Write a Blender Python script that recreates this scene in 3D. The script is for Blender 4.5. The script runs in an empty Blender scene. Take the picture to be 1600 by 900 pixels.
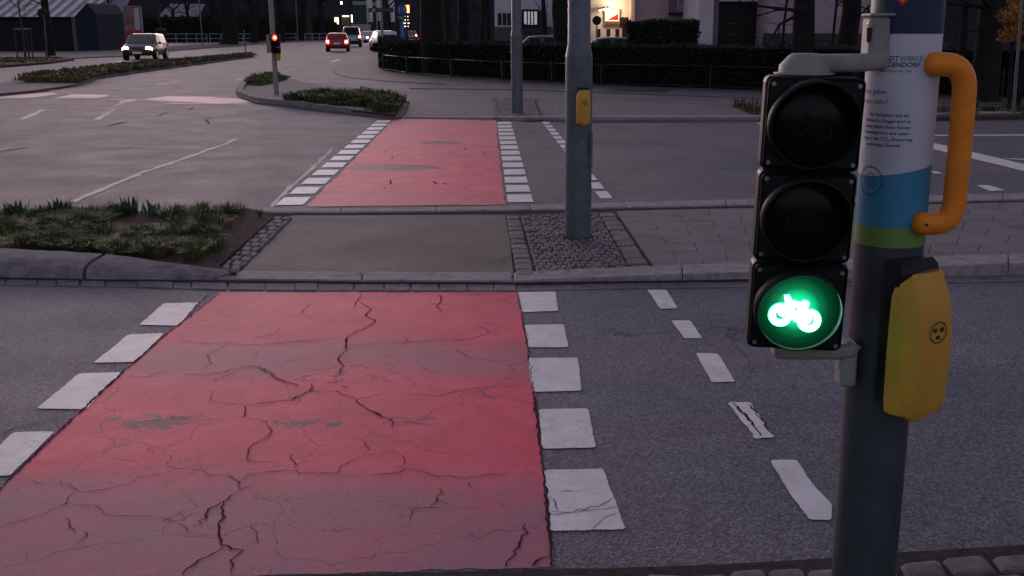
import bpy, math, random
from mathutils import Vector, Matrix
random.seed(7)
C = bpy.context.scene
COL = C.collection
R = math.radians

# ------------------------------------------------------------------ camera
F, PIT, CX, H = 1650.0, 0.24, 860.0, 1.7
cd = bpy.data.cameras.new('camera')
cam = bpy.data.objects.new('camera', cd)
COL.objects.link(cam)
cam.location = (0, 0, H)
cam.rotation_euler = (math.pi / 2 - PIT, 0, 0)
cd.sensor_width = 36
cd.lens = 36 * F / 1600
cd.shift_x = (800 - CX) / 1600
cd.clip_start = 0.05
cd.clip_end = 4000
cd.dof.use_dof = True
cd.dof.focus_distance = 6.5
cd.dof.aperture_fstop = 40
C.camera = cam

# ------------------------------------------------------------------ world / light / exposure
w = bpy.data.worlds.new('World')
C.world = w
w.use_nodes = True
nt = w.node_tree
bg = nt.nodes['Background']
sky = nt.nodes.new('ShaderNodeTexSky')
sky.sky_type = 'NISHITA'
sky.sun_disc = False
SUN_EL, SUN_ROT = 4.0, -20.0
sky.sun_elevation = R(SUN_EL)
sky.sun_rotation = R(SUN_ROT)
sky.air_density = 1.0
sky.dust_density = 2.0
tint = nt.nodes.new('ShaderNodeMix')
tint.data_type = 'RGBA'
tint.blend_type = 'MULTIPLY'
tint.inputs['Factor'].default_value = 1
hs = nt.nodes.new('ShaderNodeHueSaturation')
hs.inputs['Saturation'].default_value = 0.45
nt.links.new(sky.outputs[0], hs.inputs['Color'])
nt.links.new(hs.outputs[0], tint.inputs[6])
tint.inputs[7].default_value = (1.00, 0.925, 1.17, 1)
nt.links.new(tint.outputs[2], bg.inputs['Color'])
bg.inputs['Strength'].default_value = 0.12
sl = bpy.data.lights.new('sun', 'SUN')
sun = bpy.data.objects.new('sun', sl)
COL.objects.link(sun)
sl.energy = 0.06
sl.angle = R(25)
sl.color = (1.0, 0.78, 0.72)
sd = Vector((math.sin(R(SUN_ROT)) * math.cos(R(12)), math.cos(R(SUN_ROT)) * math.cos(R(12)), math.sin(R(12))))
sun.rotation_euler = sd.to_track_quat('Z', 'Y').to_euler()
vs = C.view_settings
vs.view_transform = 'Standard'
vs.look = 'None'
vs.exposure = 1.05
vs.gamma = 1
vs.use_curve_mapping = False
C.cycles.max_bounces = 6
C.cycles.use_denoising = True
C.cycles.sample_clamp_indirect = 4

# ------------------------------------------------------------------ helpers: photo pixel -> place in the world
cp, sp = math.cos(PIT), math.sin(PIT)
def ray(px, py):
    u = (px - CX) / F
    v = (py - 450) / F
    return Vector((u, cp - v * sp, -sp - v * cp))
def G(px, py, z=0.0):
    d = ray(px, py)
    t = (z - H) / d.z
    return Vector((d.x * t, d.y * t, z))
def P(px, py, Y):
    d = ray(px, py)
    t = Y / d.y
    return Vector((d.x * t, Y, H + d.z * t))

# ------------------------------------------------------------------ mesh builder
class MB:
    def __init__(s):
        s.v = []; s.f = []; s.m = []; s.sm = []
        s.cur = 0
    def add(s, vs_, fs, smooth=False):
        n = len(s.v)
        s.v += [tuple(p) for p in vs_]
        for f in fs:
            s.f.append(tuple(i + n for i in f)); s.m.append(s.cur); s.sm.append(smooth)
        return s
    def box(s, a, b, M=None):
        x0, y0, z0 = a; x1, y1, z1 = b
        p = [Vector(q) for q in ((x0,y0,z0),(x1,y0,z0),(x1,y1,z0),(x0,y1,z0),(x0,y0,z1),(x1,y0,z1),(x1,y1,z1),(x0,y1,z1))]
        if M: p = [M @ q for q in p]
        return s.add(p, [(0,3,2,1),(4,5,6,7),(0,1,5,4),(1,2,6,5),(2,3,7,6),(3,0,4,7)])
    def bbox(s, a, b, r=0.01, M=None, n=2):
        # box with rounded vertical (z) edges and small chamfer on top/bottom
        x0, y0, z0 = a; x1, y1, z1 = b
        ring = []
        for cx_, cy_, a0 in ((x1-r,y1-r,0),(x0+r,y1-r,90),(x0+r,y0+r,180),(x1-r,y0+r,270)):
            for k in range(n+1):
                t = R(a0 + 90*k/n); ring.append((cx_, cy_, math.cos(t), math.sin(t)))
        N = len(ring); vs_ = []
        for z, rr in ((z0, r*.5), (z0+r*.5, r), (z1-r*.5, r), (z1, r*.5)):
            for cx_, cy_, c, s_ in ring: vs_.append(Vector((cx_+c*rr, cy_+s_*rr, z)))
        if M: vs_ = [M @ q for q in vs_]
        fs = [tuple(reversed(range(N))), tuple(range(3*N, 4*N))]
        for L in range(3):
            for k in range(N): fs.append((L*N+k, L*N+(k+1)%N, (L+1)*N+(k+1)%N, (L+1)*N+k))
        return s.add(vs_, fs)
    def poly(s, pts, z=None):
        vs_ = [Vector(p) if z is None else Vector((p[0], p[1], z)) for p in pts]
        a = sum(vs_[i].x*vs_[(i+1)%len(vs_)].y - vs_[(i+1)%len(vs_)].x*vs_[i].y for i in range(len(vs_)))
        idx = list(range(len(vs_)))
        if a < 0: idx.reverse()
        return s.add(vs_, [tuple(idx)])
    def prism(s, pts, z0, z1):
        pts = [Vector((p[0], p[1], 0)) for p in pts]
        n = len(pts)
        a = sum(pts[i].x*pts[(i+1)%n].y - pts[(i+1)%n].x*pts[i].y for i in range(n))
        if a < 0: pts.reverse()
        vs_ = [(p.x,p.y,z0) for p in pts] + [(p.x,p.y,z1) for p in pts]
        fs = [tuple(range(n-1,-1,-1)), tuple(range(n, 2*n))]
        for i in range(n): fs.append((i,(i+1)%n,n+(i+1)%n,n+i))
        return s.add(vs_, fs)
    def tube(s, pts, r, n=12, cap=True, smooth=True):
        pts = [Vector(p) for p in pts]
        rs = r if isinstance(r, (list, tuple)) else [r]*len(pts)
        vs_ = []; ref = None
        for i, p in enumerate(pts):
            d = (pts[min(i+1,len(pts)-1)] - pts[max(i-1,0)]).normalized()
            if ref is None:
                ref = Vector((0,0,1)) if abs(d.z) < .9 else Vector((1,0,0))
            a = (ref - d*ref.dot(d)).normalized(); ref = a
            b = d.cross(a)
            for k in range(n):
                t = 2*math.pi*k/n
                vs_.append(p + (a*math.cos(t) + b*math.sin(t))*rs[i])
        fs = []
        for i in range(len(pts)-1):
            for k in range(n): fs.append((i*n+k, i*n+(k+1)%n, (i+1)*n+(k+1)%n, (i+1)*n+k))
        s.add(vs_, fs, smooth)
        if cap:
            m = len(pts)-1
            s.add(vs_[:n], [tuple(range(n-1,-1,-1))]); s.add(vs_[m*n:], [tuple(range(n))])
        return s
    def disc(s, c, nrm, r, n=32, ring=0.0):
        nrm = Vector(nrm).normalized(); c = Vector(c)
        a = nrm.orthogonal().normalized(); b = nrm.cross(a)
        o = [c + (a*math.cos(2*math.pi*k/n) + b*math.sin(2*math.pi*k/n))*r for k in range(n)]
        if ring:
            i_ = [c + (p-c)*(ring/r) for p in o]
            return s.add(o+i_, [(k,(k+1)%n,n+(k+1)%n,n+k) for k in range(n)])
        return s.add(o, [tuple(range(n))])
    def build(s, name, mat, parent=None, org=None):
        me = bpy.data.meshes.new(name)
        base = Vector((0,0,0))
        if parent is not None: base = Vector(parent.get('_o', (0,0,0)))
        elif org is not None: base = Vector(org)
        me.from_pydata([tuple(Vector(p)-base) for p in s.v], [], s.f)
        mats = mat if isinstance(mat, (list, tuple)) else [mat]
        for m in mats: me.materials.append(m)
        me.polygons.foreach_set('material_index', s.m)
        me.polygons.foreach_set('use_smooth', s.sm)
        me.update()
        o = bpy.data.objects.new(name, me)
        COL.objects.link(o)
        if parent is not None:
            o.parent = parent; o['_o'] = tuple(base)
        else:
            o.location = base; o['_o'] = tuple(base)
        return o
ALL_EMPTY = []
def thing(name, label, cat, loc=(0,0,0), group=None, local=False):
    o = bpy.data.objects.new(name, None)
    COL.objects.link(o); o.location = loc
    o.empty_display_size = .1
    o['_o'] = (0.,0.,0.) if local else tuple(float(c) for c in loc)
    o['label'] = label; o['category'] = cat
    if group: o['group'] = group
    return o
def tag(o, label, cat, group=None):
    o['label'] = label; o['category'] = cat
    if group: o['group'] = group
    return o
def struct(o):
    o['kind'] = 'structure'; return o
def stuff(o, label, cat):
    o['kind'] = 'stuff'; o['label'] = label; o['category'] = cat; return o
def dup(root, loc, rotz, label, name=None):
    r = root.copy(); COL.objects.link(r); r.location = loc; r.rotation_euler = (0,0,rotz); r['label'] = label
    for ch in list(root.children):
        c = ch.copy(); COL.objects.link(c); c.parent = r
        for g in ch.children:
            d = g.copy(); COL.objects.link(d); d.parent = c
    return r

# ------------------------------------------------------------------ materials
def nodes(name):
    m = bpy.data.materials.new(name); m.use_nodes = True
    return m, m.node_tree, m.node_tree.nodes['Principled BSDF']
def rgba(c): return (c[0], c[1], c[2], 1)
def noise(nt, co, scale, detail=4, rough=.6, dist=0):
    n = nt.nodes.new('ShaderNodeTexNoise')
    n.inputs['Scale'].default_value = scale; n.inputs['Detail'].default_value = detail
    n.inputs['Roughness'].default_value = rough; n.inputs['Distortion'].default_value = dist
    nt.links.new(co, n.inputs['Vector'])
    return n.outputs['Fac']
def ramp(nt, fac, stops):
    r = nt.nodes.new('ShaderNodeValToRGB')
    e = r.color_ramp.elements
    while len(e) < len(stops): e.new(.5)
    for i, (p, c) in enumerate(stops):
        e[i].position = p
        e[i].color = rgba(c) if isinstance(c, (tuple, list)) else (c, c, c, 1)
    nt.links.new(fac, r.inputs['Fac'])
    return r.outputs['Color']
def mix(nt, f, a, b, mode='MIX'):
    m = nt.nodes.new('ShaderNodeMix'); m.data_type = 'RGBA'; m.blend_type = mode
    for sock, val in ((m.inputs['Factor'], f), (m.inputs[6], a), (m.inputs[7], b)):
        if isinstance(val, bpy.types.NodeSocket): nt.links.new(val, sock)
        elif isinstance(val, (int, float)): sock.default_value = val if sock.type == 'VALUE' else (val, val, val, 1)
        else: sock.default_value = rgba(val)
    return m.outputs[2]
def math_(nt, op, a, b=0.0, c=None, clamp=False):
    m = nt.nodes.new('ShaderNodeMath'); m.operation = op; m.use_clamp = clamp
    for i, val in enumerate((a, b) if c is None else (a, b, c)):
        if isinstance(val, bpy.types.NodeSocket): nt.links.new(val, m.inputs[i])
        else: m.inputs[i].default_value = val
    return m.outputs[0]
def coord(nt, which='Object'):
    t = nt.nodes.new('ShaderNodeTexCoord'); return t.outputs[which]
def bump(nt, bsdf, h, strength, dist=.01):
    b = nt.nodes.new('ShaderNodeBump'); b.inputs['Strength'].default_value = strength; b.inputs['Distance'].default_value = dist
    nt.links.new(h, b.inputs['Height']); nt.links.new(b.outputs[0], bsdf.inputs['Normal'])
def mat(name, c, rough=.7, var=.2, scale=6, bs=0.0, bscale=60, metal=0, spec=.22, dirt=None):
    m, nt, b = nodes(name)
    co = coord(nt)
    lo = tuple(x*(1-var) for x in c); hi = tuple(min(1, x*(1+var)) for x in c)
    f = noise(nt, co, scale, 5, .65)
    col = ramp(nt, f, [(.3, lo), (.7, hi)])
    if dirt:
        df = ramp(nt, noise(nt, co, scale*.45, 6, .7, .4), [(.5, 0.0), (.66, 1.0)])
        col = mix(nt, math_(nt, 'MULTIPLY', df, .6), col, dirt)
    nt.links.new(col, b.inputs['Base Color'])
    b.inputs['Roughness'].default_value = rough
    b.inputs['Metallic'].default_value = metal
    b.inputs['Specular IOR Level'].default_value = spec
    if bs: bump(nt, b, noise(nt, co, bscale, 4), bs, .005)
    return m
def emit(name, c, s, base=(0.02,0.02,0.02)):
    m, nt, b = nodes(name)
    b.inputs['Base Color'].default_value = rgba(base)
    b.inputs['Emission Color'].default_value = rgba(c)
    b.inputs['Emission Strength'].default_value = s
    return m

def asphalt_color(nt, co, base, big=.25):
    # aggregate grains + patches
    v = nt.nodes.new('ShaderNodeTexVoronoi'); v.inputs['Scale'].default_value = 105
    nt.links.new(co, v.inputs['Vector'])
    g = ramp(nt, v.outputs['Color'], [(.12, .52), (.6, 1.0), (.93, 1.75)])
    n1 = ramp(nt, noise(nt, co, 260, 2), [(.3, .72), (.7, 1.28)])
    n2 = ramp(nt, noise(nt, co, .55, 6, .68, .8), [(.3, 1-big*1.3), (.7, 1+big*1.1)])
    n3 = ramp(nt, noise(nt, co, 5, 4, .7), [(.3, .88), (.7, 1.12)])
    c = mix(nt, 1, base, g, 'MULTIPLY'); c = mix(nt, 1, c, n1, 'MULTIPLY')
    c = mix(nt, 1, c, n2, 'MULTIPLY'); c = mix(nt, 1, c, n3, 'MULTIPLY')
    return c, v.outputs['Distance']
def vcracks(nt, co, scale, width, seedoff, mask_scale, mlo, mhi):
    mp = nt.nodes.new('ShaderNodeMapping'); mp.inputs['Location'].default_value = (seedoff, seedoff*.7, 0)
    nt.links.new(co, mp.inputs['Vector'])
    nz = nt.nodes.new('ShaderNodeTexNoise'); nz.inputs['Scale'].default_value = scale*2.5; nz.inputs['Detail'].default_value = 5
    nt.links.new(mp.outputs[0], nz.inputs['Vector'])
    vm = nt.nodes.new('ShaderNodeVectorMath'); vm.operation = 'MULTIPLY_ADD'
    nt.links.new(nz.outputs['Color'], vm.inputs[0]); vm.inputs[1].default_value = (.55/scale,)*3
    nt.links.new(mp.outputs[0], vm.inputs[2])
    v = nt.nodes.new('ShaderNodeTexVoronoi'); v.feature = 'DISTANCE_TO_EDGE'; v.inputs['Scale'].default_value = scale
    nt.links.new(vm.outputs[0], v.inputs['Vector'])
    ln = ramp(nt, v.outputs['Distance'], [(0, 1.0), (width*scale, 0.0)])
    mk = ramp(nt, noise(nt, mp.outputs[0], mask_scale, 3), [(mlo, 0.0), (mhi, 1.0)])
    return math_(nt, 'MULTIPLY', ln, mk)
def asphalt(name, base, big=.24, cracks=True, rough=.7):
    m, nt, b = nodes(name); co = coord(nt)
    c, h = asphalt_color(nt, co, base, big)
    # warm sunset-sky sheen painted into the colour as broad streaks along the carriageway
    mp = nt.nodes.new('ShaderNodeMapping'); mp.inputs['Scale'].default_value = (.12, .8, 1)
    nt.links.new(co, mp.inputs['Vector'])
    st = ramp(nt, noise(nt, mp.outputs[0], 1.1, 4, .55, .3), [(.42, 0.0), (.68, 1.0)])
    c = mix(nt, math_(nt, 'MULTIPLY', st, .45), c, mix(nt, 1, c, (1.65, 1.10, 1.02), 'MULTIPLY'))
    if cracks:
        cr = vcracks(nt, co, .45, .010, 3.1, .3, .52, .6)
        c = mix(nt, cr, c, (.012, .01, .012))
    nt.links.new(c, b.inputs['Base Color'])
    b.inputs['Specular IOR Level'].default_value = .28
    rr = ramp(nt, noise(nt, co, 1.2, 4), [(.3, rough-.05), (.7, rough+.05)])
    nt.links.new(rr, b.inputs['Roughness'])
    bump(nt, b, h, .55, .004)
    return m
ASP = (.108, .102, .122)
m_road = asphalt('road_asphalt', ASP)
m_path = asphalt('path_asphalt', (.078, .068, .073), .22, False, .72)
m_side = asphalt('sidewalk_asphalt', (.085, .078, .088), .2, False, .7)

def red_paint():
    m, nt, b = nodes('red_road_coating'); co = coord(nt)
    asp, h = asphalt_color(nt, co, ASP, .2)
    n1 = ramp(nt, noise(nt, co, 3.5, 6, .65, .5), [(.3, (.64, .036, .092)), (.55, (.78, .055, .122)), (.75, (.84, .10, .17))])
    g = ramp(nt, noise(nt, co, 170, 3, .8), [(.3, .70), (.7, 1.28)])
    red = mix(nt, 1, mix(nt, 1, n1, ramp(nt, noise(nt, co, .8, 5, .6, .4), [(.35, (.86,.74,.84)), (.65, (1.08,1.15,1.1))]), 'MULTIPLY'), g, 'MULTIPLY')
    sx = nt.nodes.new('ShaderNodeSeparateXYZ'); nt.links.new(co, sx.inputs[0])
    # dirt rubbed in by tyres: bands across the crossing
    wob = math_(nt, 'MULTIPLY', math_(nt, 'SUBTRACT', noise(nt, co, 1.3, 4), .5), .9)
    yy = math_(nt, 'ADD', sx.outputs['Y'], wob)
    def band(y0, y1, soft):
        a = nt.nodes.new('ShaderNodeMapRange'); a.interpolation_type = 'SMOOTHSTEP'
        nt.links.new(yy, a.inputs[0]); a.inputs[1].default_value = y0-soft; a.inputs[2].default_value = y0+soft
        c_ = nt.nodes.new('ShaderNodeMapRange'); c_.interpolation_type = 'SMOOTHSTEP'
        nt.links.new(yy, c_.inputs[0]); c_.inputs[1].default_value = y1+soft; c_.inputs[2].default_value = y1-soft
        return math_(nt, 'MULTIPLY', a.outputs[0], c_.outputs[0])
    b1 = math_(nt, 'MULTIPLY', band(5.15, 5.62, .20), .66)
    b2 = math_(nt, 'MULTIPLY', band(1.0, 3.80, .26), .86)
    b3 = math_(nt, 'MULTIPLY', band(15.6, 20.5, .8), .22)
    b4 = math_(nt, 'MULTIPLY', band(10.0, 11.4, .3), .22)
    tot = math_(nt, 'ADD', math_(nt, 'ADD', b1, b2), math_(nt, 'ADD', b3, b4), clamp=True)
    nn = ramp(nt, noise(nt, co, 2.2, 5, .7), [(.3, .7), (.65, 1.1)])
    tot = math_(nt, 'MULTIPLY', tot, nn, clamp=True)
    dirt = mix(nt, 1, (.31, .13, .18), g, 'MULTIPLY')
    red = mix(nt, tot, red, dirt)
    # coating worn through to the asphalt
    def spot(cx_, cy_, rx, ry, sc, lo):
        dx = math_(nt, 'DIVIDE', math_(nt, 'SUBTRACT', sx.outputs['X'], cx_), rx)
        dy = math_(nt, 'DIVIDE', math_(nt, 'SUBTRACT', sx.outputs['Y'], cy_), ry)
        d = math_(nt, 'ADD', math_(nt, 'MULTIPLY', dx, dx), math_(nt, 'MULTIPLY', dy, dy))
        k = math_(nt, 'SUBTRACT', 1.0, d, clamp=True)
        k = math_(nt, 'MULTIPLY', k, noise(nt, co, sc, 6, .75, .8))
        return ramp(nt, k, [(lo, 0.0), (lo+.05, 1.0)])
    S = []
    for (px, py, rx, ry, sc, lo) in ((245, 660, .55, .20, 8, .425), (480, 663, .75, .14, 11, .47), (640, 655, .4, .1, 11, .47),
                                     (612, 263, .70, .34, 3, .12), (690, 223, .6, .45, 6, .33)):
        q = G(px, py); S.append(spot(q.x, q.y, rx, ry, sc, lo))
    wsum = S[0]
    for s_ in S[1:]: wsum = math_(nt, 'MAXIMUM', wsum, s_)
    speck = ramp(nt, noise(nt, co, 38, 5, .8), [(.70, 0.0), (.74, 1.0)])
    wsum = math_(nt, 'MAXIMUM', wsum, math_(nt, 'MULTIPLY', speck, .6))
    c = mix(nt, math_(nt, 'MULTIPLY', wsum, .85), red, mix(nt, 1, asp, (.95,.80,.72), 'MULTIPLY'))
    cr = vcracks(nt, co, 1.5, .0055, 8.3, .9, .40, .50)
    cr2 = vcracks(nt, co, 3.6, .0034, 1.3, 1.3, .46, .56)
    cr = math_(nt, 'MAXIMUM', cr, math_(nt, 'MULTIPLY', cr2, .7))
    c = mix(nt, math_(nt, 'MULTIPLY', cr, .8), c, (.10, .012, .022))
    nt.links.new(c, b.inputs['Base Color'])
    b.inputs['Roughness'].default_value = .6
    b.inputs['Specular IOR Level'].default_value = .18
    hh = math_(nt, 'SUBTRACT', math_(nt, 'ADD', math_(nt, 'MULTIPLY', noise(nt, co, 140, 3), .6), math_(nt, 'MULTIPLY', noise(nt, co, 9, 4), 1.2)), math_(nt, 'MULTIPLY', cr, .35))
    bump(nt, b, hh, .35, .004)
    return m
m_red = red_paint()

def white_paint():
    m, nt, b = nodes('white_marking_paint'); co = coord(nt)
    asp, h = asphalt_color(nt, co, ASP, .2)
    pc = ramp(nt, noise(nt, co, 5, 6, .75), [(.3, (.54, .50, .505)), (.7, (.78, .735, .745))])
    wear = ramp(nt, noise(nt, co, 42, 7, .85, .4), [(.585, 0.0), (.66, 1.0)])
    cr = vcracks(nt, co, 5, .0022, 4.4, 1.3, .5, .56)
    c = mix(nt, math_(nt, 'MAXIMUM', math_(nt, 'MULTIPLY', wear, .8), math_(nt, 'MULTIPLY', cr, .8)), pc, asp)
    nt.links.new(c, b.inputs['Base Color']); b.inputs['Roughness'].default_value = .55
    bump(nt, b, noise(nt, co, 160, 3), .4, .003)
    return m
m_white = white_paint()
def faded_paint():
    m, nt, b = nodes('faded_marking_paint'); co = coord(nt)
    asp, h = asphalt_color(nt, co, ASP, .2)
    f = ramp(nt, noise(nt, co, 9, 6, .8, .5), [(.46, 0.0), (.70, .55)])
    c = mix(nt, f, asp, (.38, .33, .35)); nt.links.new(c, b.inputs['Base Color']); b.inputs['Roughness'].default_value = .6
    return m
m_faded = faded_paint()
def faded_red():
    m, nt, b = nodes('faded_red_coating'); co = coord(nt)
    asp, h = asphalt_color(nt, co, ASP, .2)
    f = ramp(nt, noise(nt, co, .9, 6, .75, .8), [(.36, 0.1), (.55, .9)])
    c = mix(nt, f, asp, (.55, .20, .20)); nt.links.new(c, b.inputs['Base Color']); b.inputs['Roughness'].default_value = .6
    return m
m_fred = faded_red()
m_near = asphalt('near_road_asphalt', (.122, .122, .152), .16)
m_crack = mat('crack_void', (.060, .018, .025), 1, .3, 30, spec=.1)
m_tar = mat('tar_joint', (.018, .015, .018), .7, .3, 20)
m_kerb = mat('kerb_granite', (.29, .258, .275), .8, .25, 14, .5, 90, dirt=(.10,.085,.09))
m_kerb2 = mat('kerb_granite_dark', (.22, .19, .21), .85, .3, 10, .5, 60, dirt=(.07,.06,.065))
m_sett = mat('sett_stone', (.18, .155, .168), .8, .35, 11, .6, 70, dirt=(.07,.055,.06))
m_sett2 = mat('sett_stone_brown', (.16, .128, .135), .8, .35, 15, .6, 70, dirt=(.06,.045,.045))
m_slab = mat('concrete_slab', (.20, .168, .18), .85, .16, 3, .4, 120, dirt=(.13,.105,.11))
m_joint = mat('joint_soil', (.050, .041, .045), .95, .4, 30, .6, 80, spec=.1)
m_soil = mat('bed_soil', (.075, .048, .045), 1, .5, 25, .9, 40, spec=.1)
m_gal = mat('galvanised_steel', (.115, .13, .155), .42, .22, 9, .12, 30, metal=.35, dirt=(.075,.085,.095))
m_gal_dark = mat('dark_painted_steel', (.056, .065, .076), .42, .22, 14, .12, 30, metal=.25, dirt=(.065,.08,.095))
m_gal_lt = mat('cast_aluminium_grey', (.25, .24, .23), .5, .12, 20, .25, 160, metal=.1)
m_black = mat('black_plastic', (.008, .010, .012), .45, .25, 12, .15, 90)
m_blackg = mat('black_glossy_lens', (.004,.005,.005), .2, .2, 10, spec=.12)
m_rim = mat('visor_plastic', (.004, .006, .006), .5, .2, 12)
m_screw = mat('screw_steel', (.25, .25, .25), .35, .2, 60, metal=.8)
m_orange = mat('orange_plastic', (.78, .235, .02), .45, .10, 16, .15, 120, dirt=(.52,.15,.02))
m_yellow = mat('yellow_plastic', (.56, .29, .045), .42, .12, 7, .4, 190, dirt=(.42,.21,.028))
m_yellow_mark = mat('dark_print', (.03, .028, .02), .6)
m_st_white = mat('sticker_white', (.50, .50, .58), .5, .05, 9, .05, 100)
m_st_blue = mat('sticker_blue', (.045, .21, .36), .5, .1, 9)
m_st_navy = mat('sticker_navy', (.020, .030, .062), .5, .15, 9)
m_st_green = mat('sticker_green', (.14, .25, .06), .5, .15, 9)
m_st_red = mat('sticker_red', (.65, .03, .03), .5)
m_st_yel = mat('sticker_yellow', (.75, .5, .05), .5)
m_txt = mat('print_navy', (.05, .06, .11), .6)
m_txt_b = mat('print_lightblue', (.12, .27, .40), .6)
m_txt_g = mat('print_green', (.25, .34, .10), .6)
m_green_em = emit('signal_green_light', (.04, 1.0, .40), 7)
m_core_em = emit('signal_green_core', (.60, 1.0, .82), 26)

def glow_lens(name, c, s, rad):
    m, nt, b = nodes(name); co = coord(nt)
    vm = nt.nodes.new('ShaderNodeVectorMath'); vm.operation = 'LENGTH'; nt.links.new(co, vm.inputs[0])
    e = ramp(nt, math_(nt, 'DIVIDE', vm.outputs['Value'], rad), [(0, .55), (.38, .30), (.58, .055), (.78, .014), (1, .005)])
    b.inputs['Base Color'].default_value = (.003, .008, .005, 1); b.inputs['Roughness'].default_value = .5; b.inputs['Specular IOR Level'].default_value = .15
    b.inputs['Emission Color'].default_value = rgba(c)
    nt.links.new(math_(nt, 'MULTIPLY', e, s), b.inputs['Emission Strength'])
    return m

# ------------------------------------------------------------------ ground surfaces
struct(MB().poly([(-1500,-1500),(1500,-1500),(1500,1500),(-1500,1500)], -.06).build('ground', mat('far_ground', (.06,.055,.055), .9, .3, .2)))
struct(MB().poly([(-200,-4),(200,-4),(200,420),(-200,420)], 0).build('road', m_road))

_l, _r = G(-300,441), G(1800,428)
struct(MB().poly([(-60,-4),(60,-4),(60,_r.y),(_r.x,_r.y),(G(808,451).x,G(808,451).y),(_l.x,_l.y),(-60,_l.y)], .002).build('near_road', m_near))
def GP(pts, z=0.): return [G(x, y, z) for x, y in pts]
def jitter_poly(pts, step=.02, amp=.004):
    out = []
    n = len(pts)
    for i in range(n):
        a, b = Vector(pts[i]), Vector(pts[(i+1)%n])
        L = (b-a).length; k = max(1, int(L/step))
        d = (b-a).normalized() if L else Vector((1,0,0)); nn = Vector((-d.y, d.x, 0))
        w_ = 0
        for j in range(k):
            w_ = w_*.6 + random.gauss(0, amp)*.8
            out.append(a + (b-a)*(j/k) + (nn*w_ if j else Vector((0,0,0))))
    return out
def chaikin(pts, it=1, cut=.011):
    for _ in range(it):
        o = []
        n = len(pts)
        for i in range(n):
            a, b = pts[i], pts[(i+1)%n]
            k = min(.3, cut/max(1e-6, (b-a).length))
            o.append(a*(1-k)+b*k); o.append(a*k+b*(1-k))
        pts = o
    return pts

Z1 = .004; Z2 = .006; Z3 = .0095
# red crossing
red_near = GP([(343,457),(575,457),(808,457),(822,530),(835,612),(846,700),(853,800),(861,887),(700,892.5),(480,898),(100,911),(-150,918),(-75,835),(0,765),(95,672),(190,584),(262,521)])
struct(MB().poly(jitter_poly(red_near, .03, .005), Z1).build('cycle_crossing_near', m_red))
red_far = GP([(617,186),(695,186.6),(774,188),(781,250),(789,320),(640,321.5),(480,323),(553,250)])
struct(MB().poly(jitter_poly(red_far, .08, .008), Z1).build('cycle_crossing_far', m_red))

# white block markings
mk = MB()
def dashpx(pts, amp=.0015):
    q = chaikin(GP(pts), 1); mk.poly(jitter_poly(q, .02, amp), Z2)
for q in ([(809,458),(868,457),(872,487),(816,489)], [(820,509),(881,508),(888,544),(826,544)], [(824,561),(903,560),(909,612),(832,614)],
          [(842,641),(919,640),(931,701),(847,703)], [(851,736),(942,734),(978,829),(860,832)],
          [(256,475),(311,474),(279,510),(218,509)], [(201,524),(256,522),(212,567),(146,568)], [(124,585),(190,583),(136,641),(57,640)],
          [(22,677),(86,676),(16,745),(-50,746)], [(-110,800),(-20,798),(-105,885),(-210,885)]):
    dashpx(q)
# edge lines of the far crossing, measured along the red edge
def dash_row(p0, p1, off0, off1, n, dl=.5, per=None, start=.05, skip=()):
    a, b = G(*p0), G(*p1); L = (b-a).length; d = (b-a)/L; nn = Vector((-d.y, d.x, 0))
    per = per or L/n
    for i in range(n):
        if i in skip: continue
        s0 = start+i*per; s1 = s0+dl
        q = [a+d*s0+nn*off0, a+d*s0+nn*off1, a+d*s1+nn*off1, a+d*s1+nn*off0]
        mk.poly(jitter_poly(chaikin(q,1), .05, .002), Z2)
dash_row((480,322),(617,187), .05, .32, 14, .50)
dash_row((789,318),(774,190), -.03, -.29, 14, .50)
dash_row((939,312),(846,190), -.0, -.13, 14, .50)
for q in ([(1011,454),(1041,454),(1059,483),(1032,484)], [(1049,502),(1078,502),(1098,530),(1069,530)], [(1087,553),(1122,554),(1149,598),(1112,599)],
          [(1203,721),(1244,720),(1275,765),(1300,790),(1299,815),(1264,814),(1235,775)]):
    dashpx(q)
dashpx([(1137,630),(1172,630),(1190,656),(1211,685),(1179,688),(1158,659)], .004)
# lane lines to the right of the signal
for q in ([(1455,223),(1600,257),(1660,271),(1660,283),(1600,268),(1455,233)], [(1440,211.5),(1660,210),(1660,212),(1440,213)],
          [(1565,247.5),(1660,251),(1660,253.5),(1590,250)], [(1525,290),(1545,290),(1570,298),(1547,299.5)], [(1452,268),(1463,268),(1473,272),(1460,272)],
          [(1498,284),(1508,284),(1516,286),(1502,286)], [(1180,192),(1192,192),(1200,195),(1188,195)],
          [(516,96.3),(531,92.4),(533,92.9),(518,97)]):
    mk.poly(GP(q), Z2)
struct(mk.build('road_markings', m_white))

fm = MB()
def strip(mb, pts, wd, z, jit=0.0, sub=1, taper=False):
    pts = [Vector(p) for p in pts]
    fine = []
    for i in range(len(pts)-1):
        k = max(1, int((pts[i+1]-pts[i]).length/sub)) if sub else 1
        for j in range(k): fine.append(pts[i].lerp(pts[i+1], j/k))
    fine.append(pts[-1])
    n = len(fine); L = []; Rr = []
    for i, p in enumerate(fine):
        d = (fine[min(i+1,n-1)]-fine[max(i-1,0)]).normalized(); nn = Vector((-d.y, d.x, 0))
        p = p + nn*random.gauss(0, jit)
        w_ = wd*(.45+random.random()*1.1) if jit else wd
        if taper: w_ *= max(.25, math.sin(math.pi*min(1, (i+.6)/n*1.0)))**.5
        L.append(p+nn*w_/2); Rr.append(p-nn*w_/2)
    vs_ = [(p.x,p.y,z) for p in L] + [(p.x,p.y,z) for p in Rr]
    mb.add(vs_, [(i, n+i, n+i+1, i+1) for i in range(n-1)])
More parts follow.
